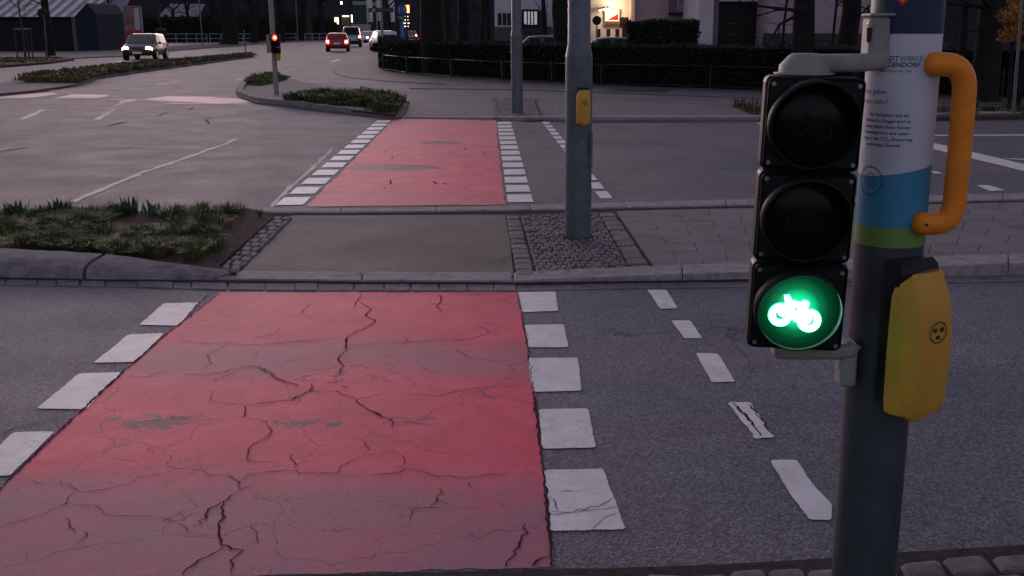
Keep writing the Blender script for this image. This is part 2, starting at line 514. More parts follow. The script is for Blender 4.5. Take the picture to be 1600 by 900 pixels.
strip(fm, GP([(112,316),(160,296),(228,268),(280,251),(322,236),(345,228),(368,217)]), .07, Z1, .01, .2)
strip(fm, GP([(35,187),(50,180),(68,171)]), .1, Z1, .01, .4)
strip(fm, GP([(152,187),(170,175),(192,160)]), .1, Z1, .01, .4)
strip(fm, GP([(425,324),(447,300),(470,280),(505,247),(520,231)]), .05, Z1, .01, .2)
strip(fm, GP([(190,160),(210,155)]), .25, Z1, .02, .4)
strip(fm, GP([(172,156),(196,155.5)]), .2, Z2, .02, .4)
strip(fm, GP([(262,161.5),(330,163),(385,162)]), .25, Z2, .02, .4)
strip(fm, GP([(245,133),(262,129),(282,126)]), .12, Z1, .01, .5)
strip(fm, GP([(370,125),(392,119)]), .12, Z1, .01, .5)
strip(fm, GP([(60,140),(110,145)]), .15, Z2, .02, .4)
strip(fm, GP([(470,75),(497,72)]), .2, Z1, .0, 1)
struct(fm.build('faded_markings', m_faded))
fr = MB()
for q in ([(-40,149),(0,147),(80,145),(92,147),(45,153),(0,154),(-40,155)], [(82,153.5),(110,147.5),(172,148.5),(166,151),(150,153.5)],
          [(222,156),(262,150),(330,151.5),(376,154.5),(388,160),(340,162),(262,158)]):
    fr.poly(jitter_poly(GP(q), .4, .05), Z1)
struct(fr.build('faded_red_crossing', m_fred))

# cracks traced along the surface
ck = MB()
def crk(off, pts, wd, sc=3.2):
    strip(ck, GP([(off[0]+x/sc, off[1]+y/sc) for x, y in pts]), wd*.62, Z3-.002, .0055 if wd < .0175 else .0028, .024, True)
A5=(400,420); A4=(0,420); A6=(0,660); A7=(500,660)
for off, pts, wd in (
 (A5,[(530,125),(515,155),(487,200)],.008),
 (A5,[(520,175),(575,205),(545,240),(600,262),(580,285),(520,310),(455,350)],.014),
 (A5,[(455,350),(448,380),(455,405)],.022),(A5,[(455,405),(410,455),(435,490),(415,530),(390,545)],.010),
 (A5,[(910,125),(935,160),(905,185),(925,222)],.012),(A5,[(960,132),(1180,135),(1250,126)],.008),
 (A5,[(0,385),(200,368),(430,350)],.007),(A5,[(460,392),(600,380),(740,372),(970,360),(1080,355),(1165,320),(1110,285)],.008),
 (A5,[(1165,318),(1330,315)],.005),(A5,[(920,375),(990,405),(1070,450),(1200,465),(1340,460)],.006),
 (A5,[(820,490),(870,520),(940,520)],.004),(A5,[(740,345),(765,365)],.005),(A5,[(220,230),(270,182)],.006),
 (A5,[(0,495),(35,500),(100,550),(210,590)],.009),(A5,[(0,680),(160,665),(270,620),(410,620),(500,660)],.009),
 (A5,[(500,660),(540,690),(620,740),(680,760),(690,800)],.014),(A5,[(690,770),(800,780),(870,795)],.007),(A5,[(500,660),(650,628)],.005),
 (A5,[(690,622),(800,635),(920,640),(980,625),(1120,600),(1340,592)],.007),(A5,[(270,620),(280,580)],.009),(A5,[(425,590),(450,610)],.006),
 (A5,[(0,352),(60,335),(145,335)],.005),(A5,[(360,580),(410,562),(425,550)],.005),
 (A4,[(830,365),(960,370),(1050,382),(1140,380),(1310,388),(1500,370),(1600,368)],.006),
 (A4,[(1150,370),(1090,410),(1040,430),(1060,475),(1010,510)],.007),(A4,[(640,545),(720,545),(850,520)],.006),
 (A4,[(920,535),(1100,527),(1200,500),(1300,495),(1350,530),(1430,570),(1500,590)],.009),(A4,[(1350,495),(1500,450)],.005),
 (A4,[(1050,575),(1200,510)],.006),(A4,[(1250,355),(1390,325),(1395,300)],.005),
 (A4,[(1055,620),(1055,665),(1230,690),(1215,750),(1330,770),(1360,820),(1280,880)],.007),(A4,[(1240,690),(1450,660),(1550,620),(1560,580)],.008),
 (A4,[(560,805),(740,770),(900,750),(960,765),(1080,755)],.006),
 (A6,[(170,210),(340,210)],.004),(A6,[(740,135),(770,165)],.004),(A6,[(825,155),(850,185),(840,215),(890,240),(1020,215)],.005),
 (A6,[(890,240),(800,270),(700,280),(640,315),(500,345),(440,358),(375,340),(300,300)],.006),(A6,[(80,295),(290,318)],.004),
 (A6,[(375,340),(340,385),(315,415),(200,475),(50,515),(-60,535)],.006),(A6,[(315,415),(470,425),(550,470),(700,478),(830,487)],.006),
 (A6,[(830,487),(900,520),(1000,570),(1060,578)],.004),(A6,[(310,485),(355,510),(345,535),(380,555)],.008),(A6,[(430,550),(430,580),(390,615)],.008),
 (A6,[(960,240),(1090,275),(1160,280),(1200,305),(1200,345)],.009),(A6,[(1200,345),(1120,400),(1040,440),(1010,515),(970,530)],.011),
 (A6,[(1200,305),(1250,270),(1340,255),(1440,250),(1600,268)],.008),(A6,[(1200,345),(1290,310)],.005),
 (A6,[(1120,400),(1105,500),(1100,600),(1130,630),(1200,650),(1160,700),(1150,768)],.012),(A6,[(1120,635),(1000,700),(900,768)],.010),
 (A6,[(1250,520),(1290,560),(1290,610),(1210,640)],.004),(A6,[(1360,40),(1345,85),(1260,120),(1240,160),(1230,190),(1250,205),(1390,212)],.006),
 (A6,[(1455,160),(1470,200),(1480,235)],.006),
 (A7,[(0,262),(100,258)],.008),(A7,[(60,278),(250,270),(400,255),(440,240),(600,270),(720,287),(860,268),(1070,252)],.008),
 (A7,[(345,145),(430,190),(410,235)],.005),(A7,[(90,255),(120,215),(190,185),(260,165),(330,160)],.006),(A7,[(215,100),(255,150)],.005),
 (A7,[(610,340),(590,380),(550,430)],.010),(A7,[(300,440),(400,420),(500,435),(640,435),(820,437)],.004),(A7,[(500,435),(430,500)],.005),
 (A7,[(590,395),(640,420)],.005),(A7,[(860,405),(960,430)],.004),(A7,[(1020,515),(1025,560),(970,650),(935,730)],.012),
 (A7,[(1145,675),(1090,700),(1060,725)],.014),(A7,[(750,305),(768,345)],.004),
 # cracks over the last white block
 (A7,[(1140,380),(1175,410),(1185,450)],.005),(A7,[(1145,470),(1290,455),(1495,428)],.007),(A7,[(1260,455),(1420,415),(1470,380)],.005),(A7,[(1360,540),(1410,495),(1500,465)],.005),(A7,[(1200,350),(1310,350)],.005),
 (A7,[(1150,452),(1260,460)],.005),
 ((0,0),[(1146*3.2,632*3.2),(1168*3.2,655*3.2),(1190*3.2,682*3.2)],.020),((0,0),[(1170*3.2,634*3.2),(1188*3.2,656*3.2),(1206*3.2,680*3.2)],.012),
 # edge gap between red coating and asphalt
 ((0,0),[(343*3.2,459*3.2),(262*3.2,522*3.2),(190*3.2,585*3.2),(95*3.2,673*3.2),(0,767*3.2),(-80*3.2,840*3.2)],.018),
 (A4,[(960,205),(1010,160),(1060,120)],.012),(A4,[(0,840),(150,785),(330,745)],.010),(A4,[(0,835),(90,800),(220,765)],.006),
 ((0,0),[(809*3.2,458*3.2),(822*3.2,530*3.2),(832*3.2,600*3.2)],.010),
 ((0,0),[(832*3.2,600*3.2),(843*3.2,690*3.2),(849*3.2,735*3.2)],.022),
 ((0,0),[(849*3.2,735*3.2),(856*3.2,800*3.2),(862*3.2,886*3.2)],.018),
 # far crossing
 ((400,160),[(640*1,200),(720,188),(880,192),(960,196)],.018),((400,160),[(440*1,296),(620,292),(760,298),(890,315)],.020),
 ):
    crk(off, pts, wd, 3.0 if off == (400,160) else 3.2)
for x0,y0,x1,y1 in ((915,236,945,232),(965,310,1005,307),(980,215,985,225),(630,365,632,385),(600,400,612,405),(830,370,850,385),(880,380,905,388),(640,255,636,265),(1068,240,1074,250),(975,402,990,405),(602,228,615,232)):
    crk((400,160), [(x0,y0),((x0+x1)/2,(y0+y1)/2+2),(x1,y1)], .03, 3.0)
# cracks in the junction asphalt
for pts, wd in (([(248,181),(258,177),(268,175)],.05),([(320,186),(324,190),(328,194)],.05),([(320,187),(332,184)],.04),([(170,197),(185,193),(197,191)],.10),([(0,237),(20,234),(42,231)],.06),
                ([(295,172),(303,168)],.05),([(160,180),(175,171),(192,161)],.03),([(130,233),(200,232),(270,234),(320,234)],.018),
                ([(780,416),(790,410),(803,408)],.006)):
    strip(ck, GP(pts), wd, .034 if pts[0][0] == 780 else Z1, .006, .12, True)
struct(ck.build('road_cracks', m_crack))
tj = MB()
strip(tj, GP([(480,324),(640,322.6),(789,321)]), .02, Z1, .005, .08)
strip(tj, GP([(808,455),(950,453),(1190,450),(1600,441)]), .008, Z1, .003, .05)
strip(tj, GP([(592,95),(560,98),(530,103),(519,109),(524,116),(545,121),(600,126),(700,132),(800,139),(1000,146),(1200,153),(1600,163)]), .08, Z2, .01, .3)
strip(tj, GP([(435,110),(455,104),(490,100),(520,97),(560,96)]), .10, Z1, .02, .5)
strip(tj, GP([(600,141),(620,139.5),(645,138)]), .05, Z2, .01, .3)
struct(tj.build('road_joints', m_tar))

# ------------------------------------------------------------------ islands, kerbs, paving
zi = .024
def slab(name, px, z0, z1, m): return struct(MB().prism(GP(px, z1), z0, z1).build(name, m))
# middle island: base slab below everything
slab('island_base', [(-300,425),(0,434),(130,437),(336,440),(803,443),(1020,439),(1190,436),(1600,424),(1800,418),(1800,306),(1600,309),(1180,318),(950,323),(790,328),(460,328),(370,329),(0,331),(-300,333)], -.02, .018, m_joint)
slab('path', [(373,428.6),(412,385),(455,336.6),(620,336),(789.5,335.5),(797,380),(802.5,430)], .0, zi, m_path)

def gridstones(mb, quad, nu, nv, gap, z0, z1, rnd=.012, stagger=True, jit=.006, fat=True, mats=1, varlen=0.0):
    # quad: 4 world points a(b.l) b(b.r) c(t.r) d(t.l); rows along v
    a, b, c, d = [Vector(p) for p in quad]
    for j in range(nv):
        off = (.5 if (j % 2 and stagger) else 0)
        us = [0.0]
        k = -off
        cuts = []
        for i in range(nu+2):
            t = (i-off + (random.uniform(-varlen, varlen)))/nu
            if 0.02 < t < .98: cuts.append(t)
        cuts = [0.0]+sorted(cuts)+[1.0]
        for u0, u1 in zip(cuts[:-1], cuts[1:]):
            v0, v1 = j/nv, (j+1)/nv
            def W(u, v): return (a.lerp(b, u)).lerp(d.lerp(c, u), v)
            q = [W(u0,v0), W(u1,v0), W(u1,v1), W(u0,v1)]
            cen = sum(q, Vector())/4
            qq = []
            for p in q:
                dd = (p-cen); L = dd.length
                qq.append(cen + dd*max(.2,(1-gap*1.3/L)) + Vector((random.uniform(-jit,jit), random.uniform(-jit,jit), 0)))
            stone(mb, qq, z0, z1+random.uniform(-.006,.004) if fat else z1+random.uniform(-.0015,.0015), rnd, mats)
def stone(mb, q, z0, z1, rnd, mats=1):
    cen = sum(q, Vector())/len(q)
    if rnd > .001: q = chaikin(q, 1)
    n = len(q)
    a = sum(q[i].x*q[(i+1)%n].y - q[(i+1)%n].x*q[i].y for i in range(n))
    if a < 0: q = q[::-1]
    mb.cur = random.randrange(mats)
    lay = [(1.0, z0), (1.0, z1-rnd), (1-min(.25, rnd*.8/max(.02,(q[0]-cen).length)), z1-rnd*.25), (1-min(.5, rnd*2.6/max(.02,(q[0]-cen).length)), z1)]
    vs_ = []
    for s_, z in lay:
        for p in q: vs_.append((cen.x+(p.x-cen.x)*s_, cen.y+(p.y-cen.y)*s_, z))
    fs = []
    for L in range(3):
        for k in range(n): fs.append((L*n+k, L*n+(k+1)%n, (L+1)*n+(k+1)%n, (L+1)*n+k))
    fs.append(tuple(range(3*n, 4*n)))
    mb.add(vs_, fs)
    mb.cur = 0
def kerbrow(mb, front, back, lens, z0, z1s, gap=.006, rnd=.012, jit=0.0):
    # front/back: pixel polylines with equal count; kerb stones between
    A = [G(x, y, 0) for x, y in front]; B = [G(x, y, 0) for x, y in back]
    cum = [0]
    for i in range(len(A)-1): cum.append(cum[-1]+(A[i+1]-A[i]).length)
    def at(L, s_):
        for i in range(len(cum)-1):
            if s_ <= cum[i+1] or i == len(cum)-2:
                t = (s_-cum[i])/max(1e-6, cum[i+1]-cum[i]); return L[i].lerp(L[i+1], t), i, t
    s0 = 0
    while s0 < cum[-1]-.05:
        l = random.uniform(*lens); s1 = min(cum[-1], s0+l)
        a, i0, t0 = at(A, s0+gap/2); b, i1, t1 = at(A, s1-gap/2); c, _, _ = at(B, s1-gap/2); d, _, _ = at(B, s0+gap/2)
        def zz(i, t): return z1s[i]+(z1s[i+1]-z1s[i])*t if isinstance(z1s, (list, tuple)) else z1s
        za, zb = zz(i0, t0), zz(i1, t1)
        if jit:
            a, b, c, d = [p+Vector((random.uniform(-jit, jit), random.uniform(-jit, jit), 0)) for p in (a, b, c, d)]; zo = random.uniform(-.003,.003); za += zo; zb += zo
        q = [a, b, c, d]
        zs = [za, zb, zb, za]
        vs_ = [(p.x,p.y,z0) for p in q] + [(p.x,p.y,z-rnd) for p, z in zip(q, zs)]
        cen = sum(q, Vector())/4
        inn = []
        for p, z in zip(q, zs):
            u = (b-a).normalized(); v_ = (d-a).normalized()
            pp = p + (cen-p).normalized()*rnd*1.3
            inn.append((pp.x,pp.y,z))
        vs_ += inn
        fs = []
        for L in range(2):
            for k in range(4): fs.append((L*4+k, L*4+(k+1)%4, (L+1)*4+(k+1)%4, (L+1)*4+k))
        fs.append((8,9,10,11))
        mb.add(vs_, fs)
        s0 = s1
kb = MB()
# near kerb of the middle island (flush at the crossing, rising to the right)
kerbrow(kb, [(338,441),(560,444),(803,445),(1020,442.5),(1190,440.5),(1600,429),(1800,423)], [(373,429),(560,430.5),(803,431.5),(1020,428),(1190,424.5),(1600,413),(1800,407)], (1.0,1.25), -.02, [.028,.030,.030,.06,.075,.085,.085])
# far kerb
kerbrow(kb, [(366,327.5),(460,331.5),(620,329.5),(783,327.5),(950,322),(1180,316),(1600,307),(1800,304)], [(420,337),(458,338),(620,335.5),(786,334),(960,329.5),(1180,324.5),(1600,316),(1800,312)], (.9,1.1), -.02, [.036]*8)
# kerb of far pavement, crossing -> right
kerbrow(kb, [(617,184.6),(700,185.8),(775,187.2),(925,189),(1150,189.2),(1200,188),(1460,185.5),(1620,183),(1800,181)], [(620,183),(700,184),(777,185.2),(925,186.8),(1150,186.6),(1198,185.6),(1460,183),(1620,180.5),(1800,178)], (1,1), -.02, [.03,.03,.05,.08,.08,.08,.1,.1,.1])
struct(kb.build('kerb', m_kerb))
gs = MB()
kerbrow(gs, [(-200,442),(0,447),(200,450),(336,454),(560,456.2),(808,456)], [(-200,435),(0,438.5),(200,441.5),(336,443),(560,445.5),(808,446.5)], (.13,.26), -.02, .011, .005, .005, .006)
kerbrow(gs, [(470,326.8),(620,325.7),(787,324.5)], [(463,331),(620,329.5),(785,328)], (.12,.24), -.02, .012, .006, .005, .008)
kerbrow(gs, [(787,324.5),(950,321)], [(785,328),(950,323)], (.12,.24), -.02, .010, .006, .005, .008)
kerbrow(gs, [(808,455.5),(950,452),(1190,449),(1600,440),(1800,436)], [(808,446),(950,443.5),(1190,441),(1600,430),(1800,425)], (.16,.24), -.02, .005, .003, .002)
struct(gs.build('gutter_stones', [m_sett]))

# raised, worn kerb in front of the planted bed: sloping-face stones
rk = MB()
def slopekerb(pf, pb, zf, zb):
    f0, f1 = G(pf[0][0], pf[0][1], 0), G(pf[1][0], pf[1][1], 0)
    b0, b1 = G(pb[0][0], pb[0][1], zb[0]), G(pb[1][0], pb[1][1], zb[1])
    N = 10; rows = []
    prof = [(0,0),(.07,.52),(.13,.70),(.22,.80),(.50,.93),(1,1)]
    vs_ = []
    for i in range(N+1):
        t = i/N; f = f0.lerp(f1, t); b = b0.lerp(b1, t)
        zt = zb[0]+(zb[1]-zb[0])*t; z0 = zf[0]+(zf[1]-zf[0])*t
        for s_, hgt in prof:
            w_ = random.gauss(0, .0025)
            vs_.append((f.x+(b.x-f.x)*s_, f.y+(b.y-f.y)*s_, z0+(zt-z0)*hgt+w_))
    n = len(prof); fs = []
    for i in range(N):
        for k in range(n-1): fs.append((i*n+k,(i+1)*n+k,(i+1)*n+k+1,i*n+k+1))
    fs.append(tuple(range(n-1,-1,-1))+()); fs.append(tuple(range(N*n, N*n+n)))
    rk.add(vs_, fs, True)
slopekerb([(-330,428),(-70,436)], [(-330,378),(-40,386)], (0,0), (.13,.13))
slopekerb([(-66,436),(128,440)], [(-36,386),(160,396)], (0,0), (.13,.13))
slopekerb([(134,440.5),(333,441.5)], [(166,397),(370,424)], (0,0), (.13,.045))
rko = struct(rk.build('raised_kerb', m_kerb2)); rko.data.set_sharp_from_angle(angle=R(20))

st = MB()
# cobbled patch round the mast: wide border stones left & right, small setts between
zc = .036
gridstones(st, [G(806,429,zc),G(838,429,zc),G(812,336,zc),G(791,336,zc)], 1, 13, .008, 0, zc, .012, False, .006, True, 2)
gridstones(st, [G(839.5,428.5,zc),G(987,424,zc),G(934,331,zc),G(812.5,336,zc)], 11, 24, .006, 0, zc, .010, True, .005, True, 2, .15)
gridstones(st, [G(988,424,zc),G(1023,423,zc),G(960,330.5,zc),G(935,331,zc)], 1, 11, .008, 0, zc, .012, False, .006, True, 2)
# border stones of the bed
gridstones(st, [G(341,415,zc+.03),G(372,424,zc),G(458,339,zc),G(428,338,zc)], 2, 13, .008, 0, zc+.006, .014, True, .007, True, 2, .1)
# small cobble patch at the right of the island
gridstones(st, [G(1572,360,zc),G(1660,358,zc),G(1640,342,zc),G(1560,346,zc)], 5, 4, .006, 0, zc, .010, True, .005, True, 2, .15)
struct(st.build('cobbles', [m_sett, m_sett2]))
sb = MB()
zs = .034
a_, b_, c_, d_ = G(1026,423,zs), G(1700,404,zs), G(1780,312,zs), G(963,329.5,zs)
# rows parallel to the kerb
def Wq(u, v): return a_.lerp(b_, u).lerp(d_.lerp(c_, u), v)
nr = 8; L0 = (b_-a_).length
for j in range(nr):
    nsl = int(L0/.36)
    for i in range(-1, nsl+1):
        u0 = (i+(.5 if j % 2 else 0))/nsl; u1 = u0+1/nsl
        u0 = max(0, u0); u1 = min(1, u1)
        if u1-u0 < .01: continue
        q = [Wq(u0, j/nr), Wq(u1, j/nr), Wq(u1, (j+1)/nr), Wq(u0, (j+1)/nr)]
        cen = sum(q, Vector())/4
        q = [cen+(p-cen).normalized()*((p-cen).length-.0035) for p in q]
        stone(sb, q, 0, zs+random.uniform(-.001,.001), .0008, 1)
struct(sb.build('paving_slabs', m_slab))
# soil of the near bed
slab('flower_bed_soil', [(-320,380),(-36,388),(160,398),(370,426),(341,415),(428,338),(366,329),(0,331),(-320,333)][:4]+[(341,415),(428,338),(366,329),(0,331),(-320,333)], 0, .05, m_soil)

# near side setts along the bottom edge of the picture
ns = MB()
pts = [(300,906),(500,901),(700,896),(860,891),(950,890.5),(1133,884),(1304,874),(1397,866),(1600,854),(1800,842)]
struct(MB().prism([G(x,y,0) for x,y in pts]+[Vector((4,1.2,0)),Vector((-4,1.2,0)),Vector((-4,2.9,0))], -.02, .006).build('near_pavement_base', m_joint))
A = [G(x, y+3, .03) for x, y in [(-400,925)]+pts]
cum = [0]
for i in range(len(A)-1): cum.append(cum[-1]+(A[i+1]-A[i]).length)
for row in range(6):
    s0 = random.uniform(0,.1)
    while s0 < cum[-1]-.3:
        l = random.uniform(.12,.17)
        def at(s_):
            for i in range(len(cum)-1):
                if s_ <= cum[i+1]: return A[i].lerp(A[i+1], (s_-cum[i])/(cum[i+1]-cum[i]))
            return A[-1]
        p, q = at(s0+.01), at(s0+l-.008)
        o0 = Vector((0, -.012-.125*row, 0)); o1 = Vector((0, -.125*(row+1), 0))
        jj = lambda: Vector((random.uniform(-.01,.01), random.uniform(-.012,.008), 0))
        stone(ns, [p+o0+jj(), p+o1+jj(), q+o1+jj(), q+o0+jj()], -.01, .024+random.uniform(-.005,.005), .014, 2)
        s0 += l
struct(ns.build('near_cobbles', [m_sett, m_sett2]))

# far small island with a planted bed and the pole
isl = [(375,137),(392,122),(425,112),(450,124),(500,132),(562,138),(600,146),(626,155),(637,163),(630,180),(617,183.5),(530,174),(445,164),(400,159),(371,148)]
slab('traffic_island', isl, -.02, .05, mat('island_paving', (.135,.115,.125), .85, .15, 2, .3, 60))
kf = MB()
kerbrow(kf, [(392,121.5),(374,136),(369,148.5),(400,161),(445,166.5),(530,177),(617,185)], [(399,122),(383,137),(379,146.5),(402,157),(447,161.5),(530,170),(617,181)], (1,1.1), -.02, [.1,.12,.12,.12,.14,.14,.05])
kerbrow(kf, [(640,163),(628,154),(600,145),(562,137)], [(634,164),(624,155.5),(599,146),(562,138)], (1,1.1), -.02, .075)
struct(kf.build('island_kerb', m_kerb2))
slab('island_bed_soil', [(447,159),(482,150),(560,148),(608,152),(627,160),(617,179),(540,170)], 0, .10, m_soil)
slab('island_lawn_soil', [(386,132),(396,119),(425,113.5),(449,122),(430,128),(405,133)], 0, .075, m_soil)

# far pavement right of the crossing
slab('sidewalk', [(640,139),(800,139.5),(1000,146.5),(1200,153.5),(1600,163.5),(1900,170),(2600,180),(2600,150),(1900,148),(1600,145),(1200,138),(1000,132),(800,123),(700,117),(620,112),(592,106),(592,95.5),(530,103.5),(520,109),(526,116),(546,121),(600,126),(700,132.4),(640,138)][1:], -.02, .02, m_side)
slab('paving_far', [(837,153.5),(900,154),(1000,158),(1140,164),(1190,186),(925,187),(849,185.5)], -.02, .05, mat('far_slabs', (.165,.145,.16), .85, .12, 2, .3, 60))
slab('far_bed_soil', [(1142,164),(1300,164),(1900,172),(2600,186),(2600,196),(1900,181),(1600,181),(1460,183),(1192,185.5)], -.02, .07, m_soil)
pf = MB()
for i in range(1, 7):   # joints of the far slabs
    t = i/7; strip(pf, [G(837+13*t,153.5+32*t,.054), G(1140+50*t,164+22*t,.054)], .012, .054, 0, 0)
for i in range(7):
    for k in range(13):
        t0, t1 = i/7, (i+1)/7; s_ = (k+.5*(i % 2)+.3)/13
        p = lambda t: G(837+13*t+(303+37*t)*s_, 153.5+32*t+(10.5-10*t)*s_, .054)
        strip(pf, [p(t0), p(t1)], .012, .054, 0, 0)
strip(pf, GP([(837,153.5),(849,185.5)], .055), .05, .055, 0, .3)
strip(pf, GP([(772,152.5),(837,153.5),(1000,158),(1140,164)], .055), .06, .055, .01, .3)
strip(pf, GP([(772,152.5),(777,185)], .055), .05, .055, 0, .3)
struct(pf.build('paving_joints', m_tar))
cf = MB()
gridstones(cf, [G(779,184.5,.03),G(846,185,.03),G(834,154,.03),G(773,153.5,.03)], 8, 22, .01, 0, .04, .012, True, .008, True, 2, .1)
struct(cf.build('far_cobbles', [m_sett, m_sett2]))
slab('asphalt_patch', [(945,143),(968,139),(1052,139.5),(1040,144)], 0, .024, m_tar)
dr = MB()
for k in range(5):
    strip(dr, GP([(817+k*5,190.5),(824+k*5,187.8)]), .07, .013, 0, 0)
struct(dr.build('drain_slots', m_tar))

# median with planting, and its paved nose
med = [(-60,150),(0,146),(55,141),(118,131.5),(138,126),(152,120.5),(250,106.5),(330,96.5),(397,87.8),(396,84),(330,90),(200,101),(100,112),(37,120),(0,131),(-60,140)]
slab('median', med, -.02, .07, mat('median_paving', (.13,.112,.125), .85, .15, 1.5, .3, 60))
slab('median_soil', [(38,126.5),(122,127),(136,122),(152,117.5),(250,104),(330,94.3),(396,86),(396,83.8),(330,89),(200,100),(100,111),(40,118)], 0, .12, m_soil)
# far side verge and pavement on the left
slab('far_sidewalk', [(-300,100),(0,92),(115,90.5),(190,87),(270,79),(400,69),(500,62.5),(560,58.5),(540,57),(400,63),(270,71),(100,81),(-300,84)], -.02, .06, mat('far_walk', (.13,.115,.13), .85, .15, .5))
slab('verge_soil', [(-300,110),(0,102.5),(80,96.5),(116,91.8),(90,88.5),(0,89),(-300,92)], 0, .10, m_soil)
slab('left_verge_soil', [(255,79),(400,68.5),(480,63),(480,61.5),(390,65),(255,73)], 0, .09, m_soil)

# ------------------------------------------------------------------ planting
def leafmat(name, a, b_, rough=.6):
    m, nt, b = nodes(name); co = coord(nt)
    f = noise(nt, co, 9, 3); c = ramp(nt, f, [(.35, a), (.65, b_)])
    nt.links.new(c, b.inputs['Base Color']); b.inputs['Roughness'].default_value = rough
    b.inputs['Specular IOR Level'].default_value = .25
    return m
m_g1 = leafmat('sedge_dark_green', (.028,.045,.014), (.06,.085,.024))
m_g2 = leafmat('sedge_green', (.055,.090,.020), (.11,.15,.035))
m_g3 = leafmat('dry_grass', (.15,.085,.05), (.24,.14,.08))
m_g4 = leafmat('iris_leaf', (.035,.075,.035), (.06,.11,.05))
def inpoly(x, y, P_):
    c = False; n = len(P_)
    for i in range(n):
        a, b = P_[i], P_[(i+1)%n]
        if (a.y > y) != (b.y > y) and x < (b.x-a.x)*(y-a.y)/(b.y-a.y)+a.x: c = not c
    return c
def tuft(mb, p, rad, h, n, mi, wd=.006, droop=1.0):
    for k in range(n):
        mb.cur = mi if random.random() < .85 else random.choice((0,1,1,2))
        a = random.uniform(0, 2*math.pi); rr = rad*.5*math.sqrt(random.random())
        b0 = p + Vector((math.cos(a)*rr, math.sin(a)*rr, 0))
        a2 = a + random.gauss(0, .5); L = h*random.uniform(.6,1.15)
        lean = random.uniform(.15,.9)*droop
        o = Vector((math.cos(a2), math.sin(a2), 0)); sd_ = Vector((-o.y, o.x, 0))*wd/2*random.uniform(.7,1.3)
        p1 = b0 + Vector((0,0,L*.55)) + o*L*lean*.3
        p2 = b0 + Vector((0,0,L*(.95-.35*lean))) + o*L*lean*.85
        mb.add([b0-sd_, b0+sd_, p1+sd_*.9, p1-sd_*.9, p2], [(0,1,2,3), (3,2,4)])
    mb.cur = 0
pb = MB()
bed = [G(x,y,.05) for x,y in [(-300,388),(-30,392),(155,399),(300,413),(345,409),(420,338),(366,331),(0,333),(-300,335)]]
bare = [[G(x,y,.05) for x,y in q] for q in ([(160,350),(195,334),(255,334),(275,346),(245,368),(175,375),(150,365)], [(345,350),(430,336),(420,345),(345,412),(300,412),(335,385)])]
cnt = 0; tries = 0
while cnt < 215 and tries < 9000:
    tries += 1
    px = random.uniform(-200, 420); py = random.uniform(331, 412)
    p = G(px, py, .05)
    if not inpoly(p.x, p.y, bed) or any(inpoly(p.x, p.y, q) for q in bare): continue
    r_ = random.random()
    mi = 0 if r_ < .50 else (1 if r_ < .84 else 2)
    h_ = random.uniform(.09,.17) if mi != 2 else random.uniform(.07,.12)
    if py < 342: h_ *= .85
    tuft(pb, p, random.uniform(.12,.26), h_, random.randint(150,230), mi, .0048, random.uniform(1.0,1.6)); cnt += 1
for px, py, h_, n in ((95,338,.15,46),(27,338,.13,40),(60,345,.12,30),(345,392,.10,10),(275,378,.12,26),(327,362,.14,30),(238,383,.11,20),(86,382,.10,20),(240,336,.13,24),(205,334,.15,40),(405,336,.06,8),(380,336,.05,6)):
    p = G(px, py, .05)
    for k in range(n):
        a = random.uniform(0, 6.28); b0 = p+Vector((math.cos(a), math.sin(a),0))*random.uniform(0,.12)
        o = Vector((math.cos(a), math.sin(a),0)); sd_ = Vector((-o.y,o.x,0))*.010; L = h_*random.uniform(.7,1.2); ln = random.uniform(.05,.4)
        pb.cur = 3; p1 = b0+Vector((0,0,L*.6))+o*L*ln*.4; p2 = b0+Vector((0,0,L))+o*L*ln
        pb.add([b0-sd_,b0+sd_,p1+sd_,p1-sd_,p2], [(0,1,2,3),(3,2,4)])
for px, py in ((357,326),):
    pb.cur = 0; pb.tube([G(358,333,.05), G(358,333,.05)+Vector((0,0,.05)), G(356,333,.05)+Vector((0,0,.08)), G(357,333,.05)+Vector((.01,0,.11))], .006, 6)
stuff(pb.build('flower_bed_plants', [m_g1,m_g2,m_g3,m_g4]), 'low sedge and iris clumps filling the near planted bed', 'plants')
# leaf litter on the bare soil
ll = MB()
for k in range(900):
    px = random.uniform(300,430); py = random.uniform(336,414); p = G(px,py,.052)
    if not inpoly(p.x,p.y,bed): continue
    a = random.uniform(0,6.28); s_ = random.uniform(.005,.014) if k > 25 else .025
    u = Vector((math.cos(a),math.sin(a),random.uniform(-.3,.3)))*s_; v_ = Vector((-math.sin(a),math.cos(a),random.uniform(-.3,.3)))*s_*.5
    c = p+Vector((0,0,.006)); ll.cur = 0 if random.random() < .8 else 1
    ll.add([c-u, c-v_, c+u, c+v_], [(0,1,2,3)])
stuff(ll.build('leaf_litter', [mat('dead_leaf',(.10,.055,.035),.8,.4,30), mat('pale_chip',(.22,.17,.15),.8,.3,30)]), 'brown dead leaves and bark chips on the soil beside the bed plants', 'leaf litter')
fb = MB()
def scatter(mb, px_poly, z, n, hr, nb, wd, mixw=(.55,.8), rad=(.25,.5)):
    poly = [G(x,y,z) for x,y in px_poly]
    xs = [p.x for p in poly]; ys = [p.y for p in poly]; c = 0; t = 0
    while c < n and t < n*60:
        t += 1
        x, y = random.uniform(min(xs),max(xs)), random.uniform(min(ys),max(ys))
        if not inpoly(x,y,poly): continue
        r_ = random.random(); mi = 0 if r_ < mixw[0] else (1 if r_ < mixw[1] else 2)
        tuft(mb, Vector((x,y,z)), random.uniform(*rad), random.uniform(*hr), nb, mi, wd); c += 1
scatter(fb, [(450,158.5),(482,151),(560,149),(606,153),(622,160),(613,176),(540,168)], .10, 110, (.14,.30), 70, .03)
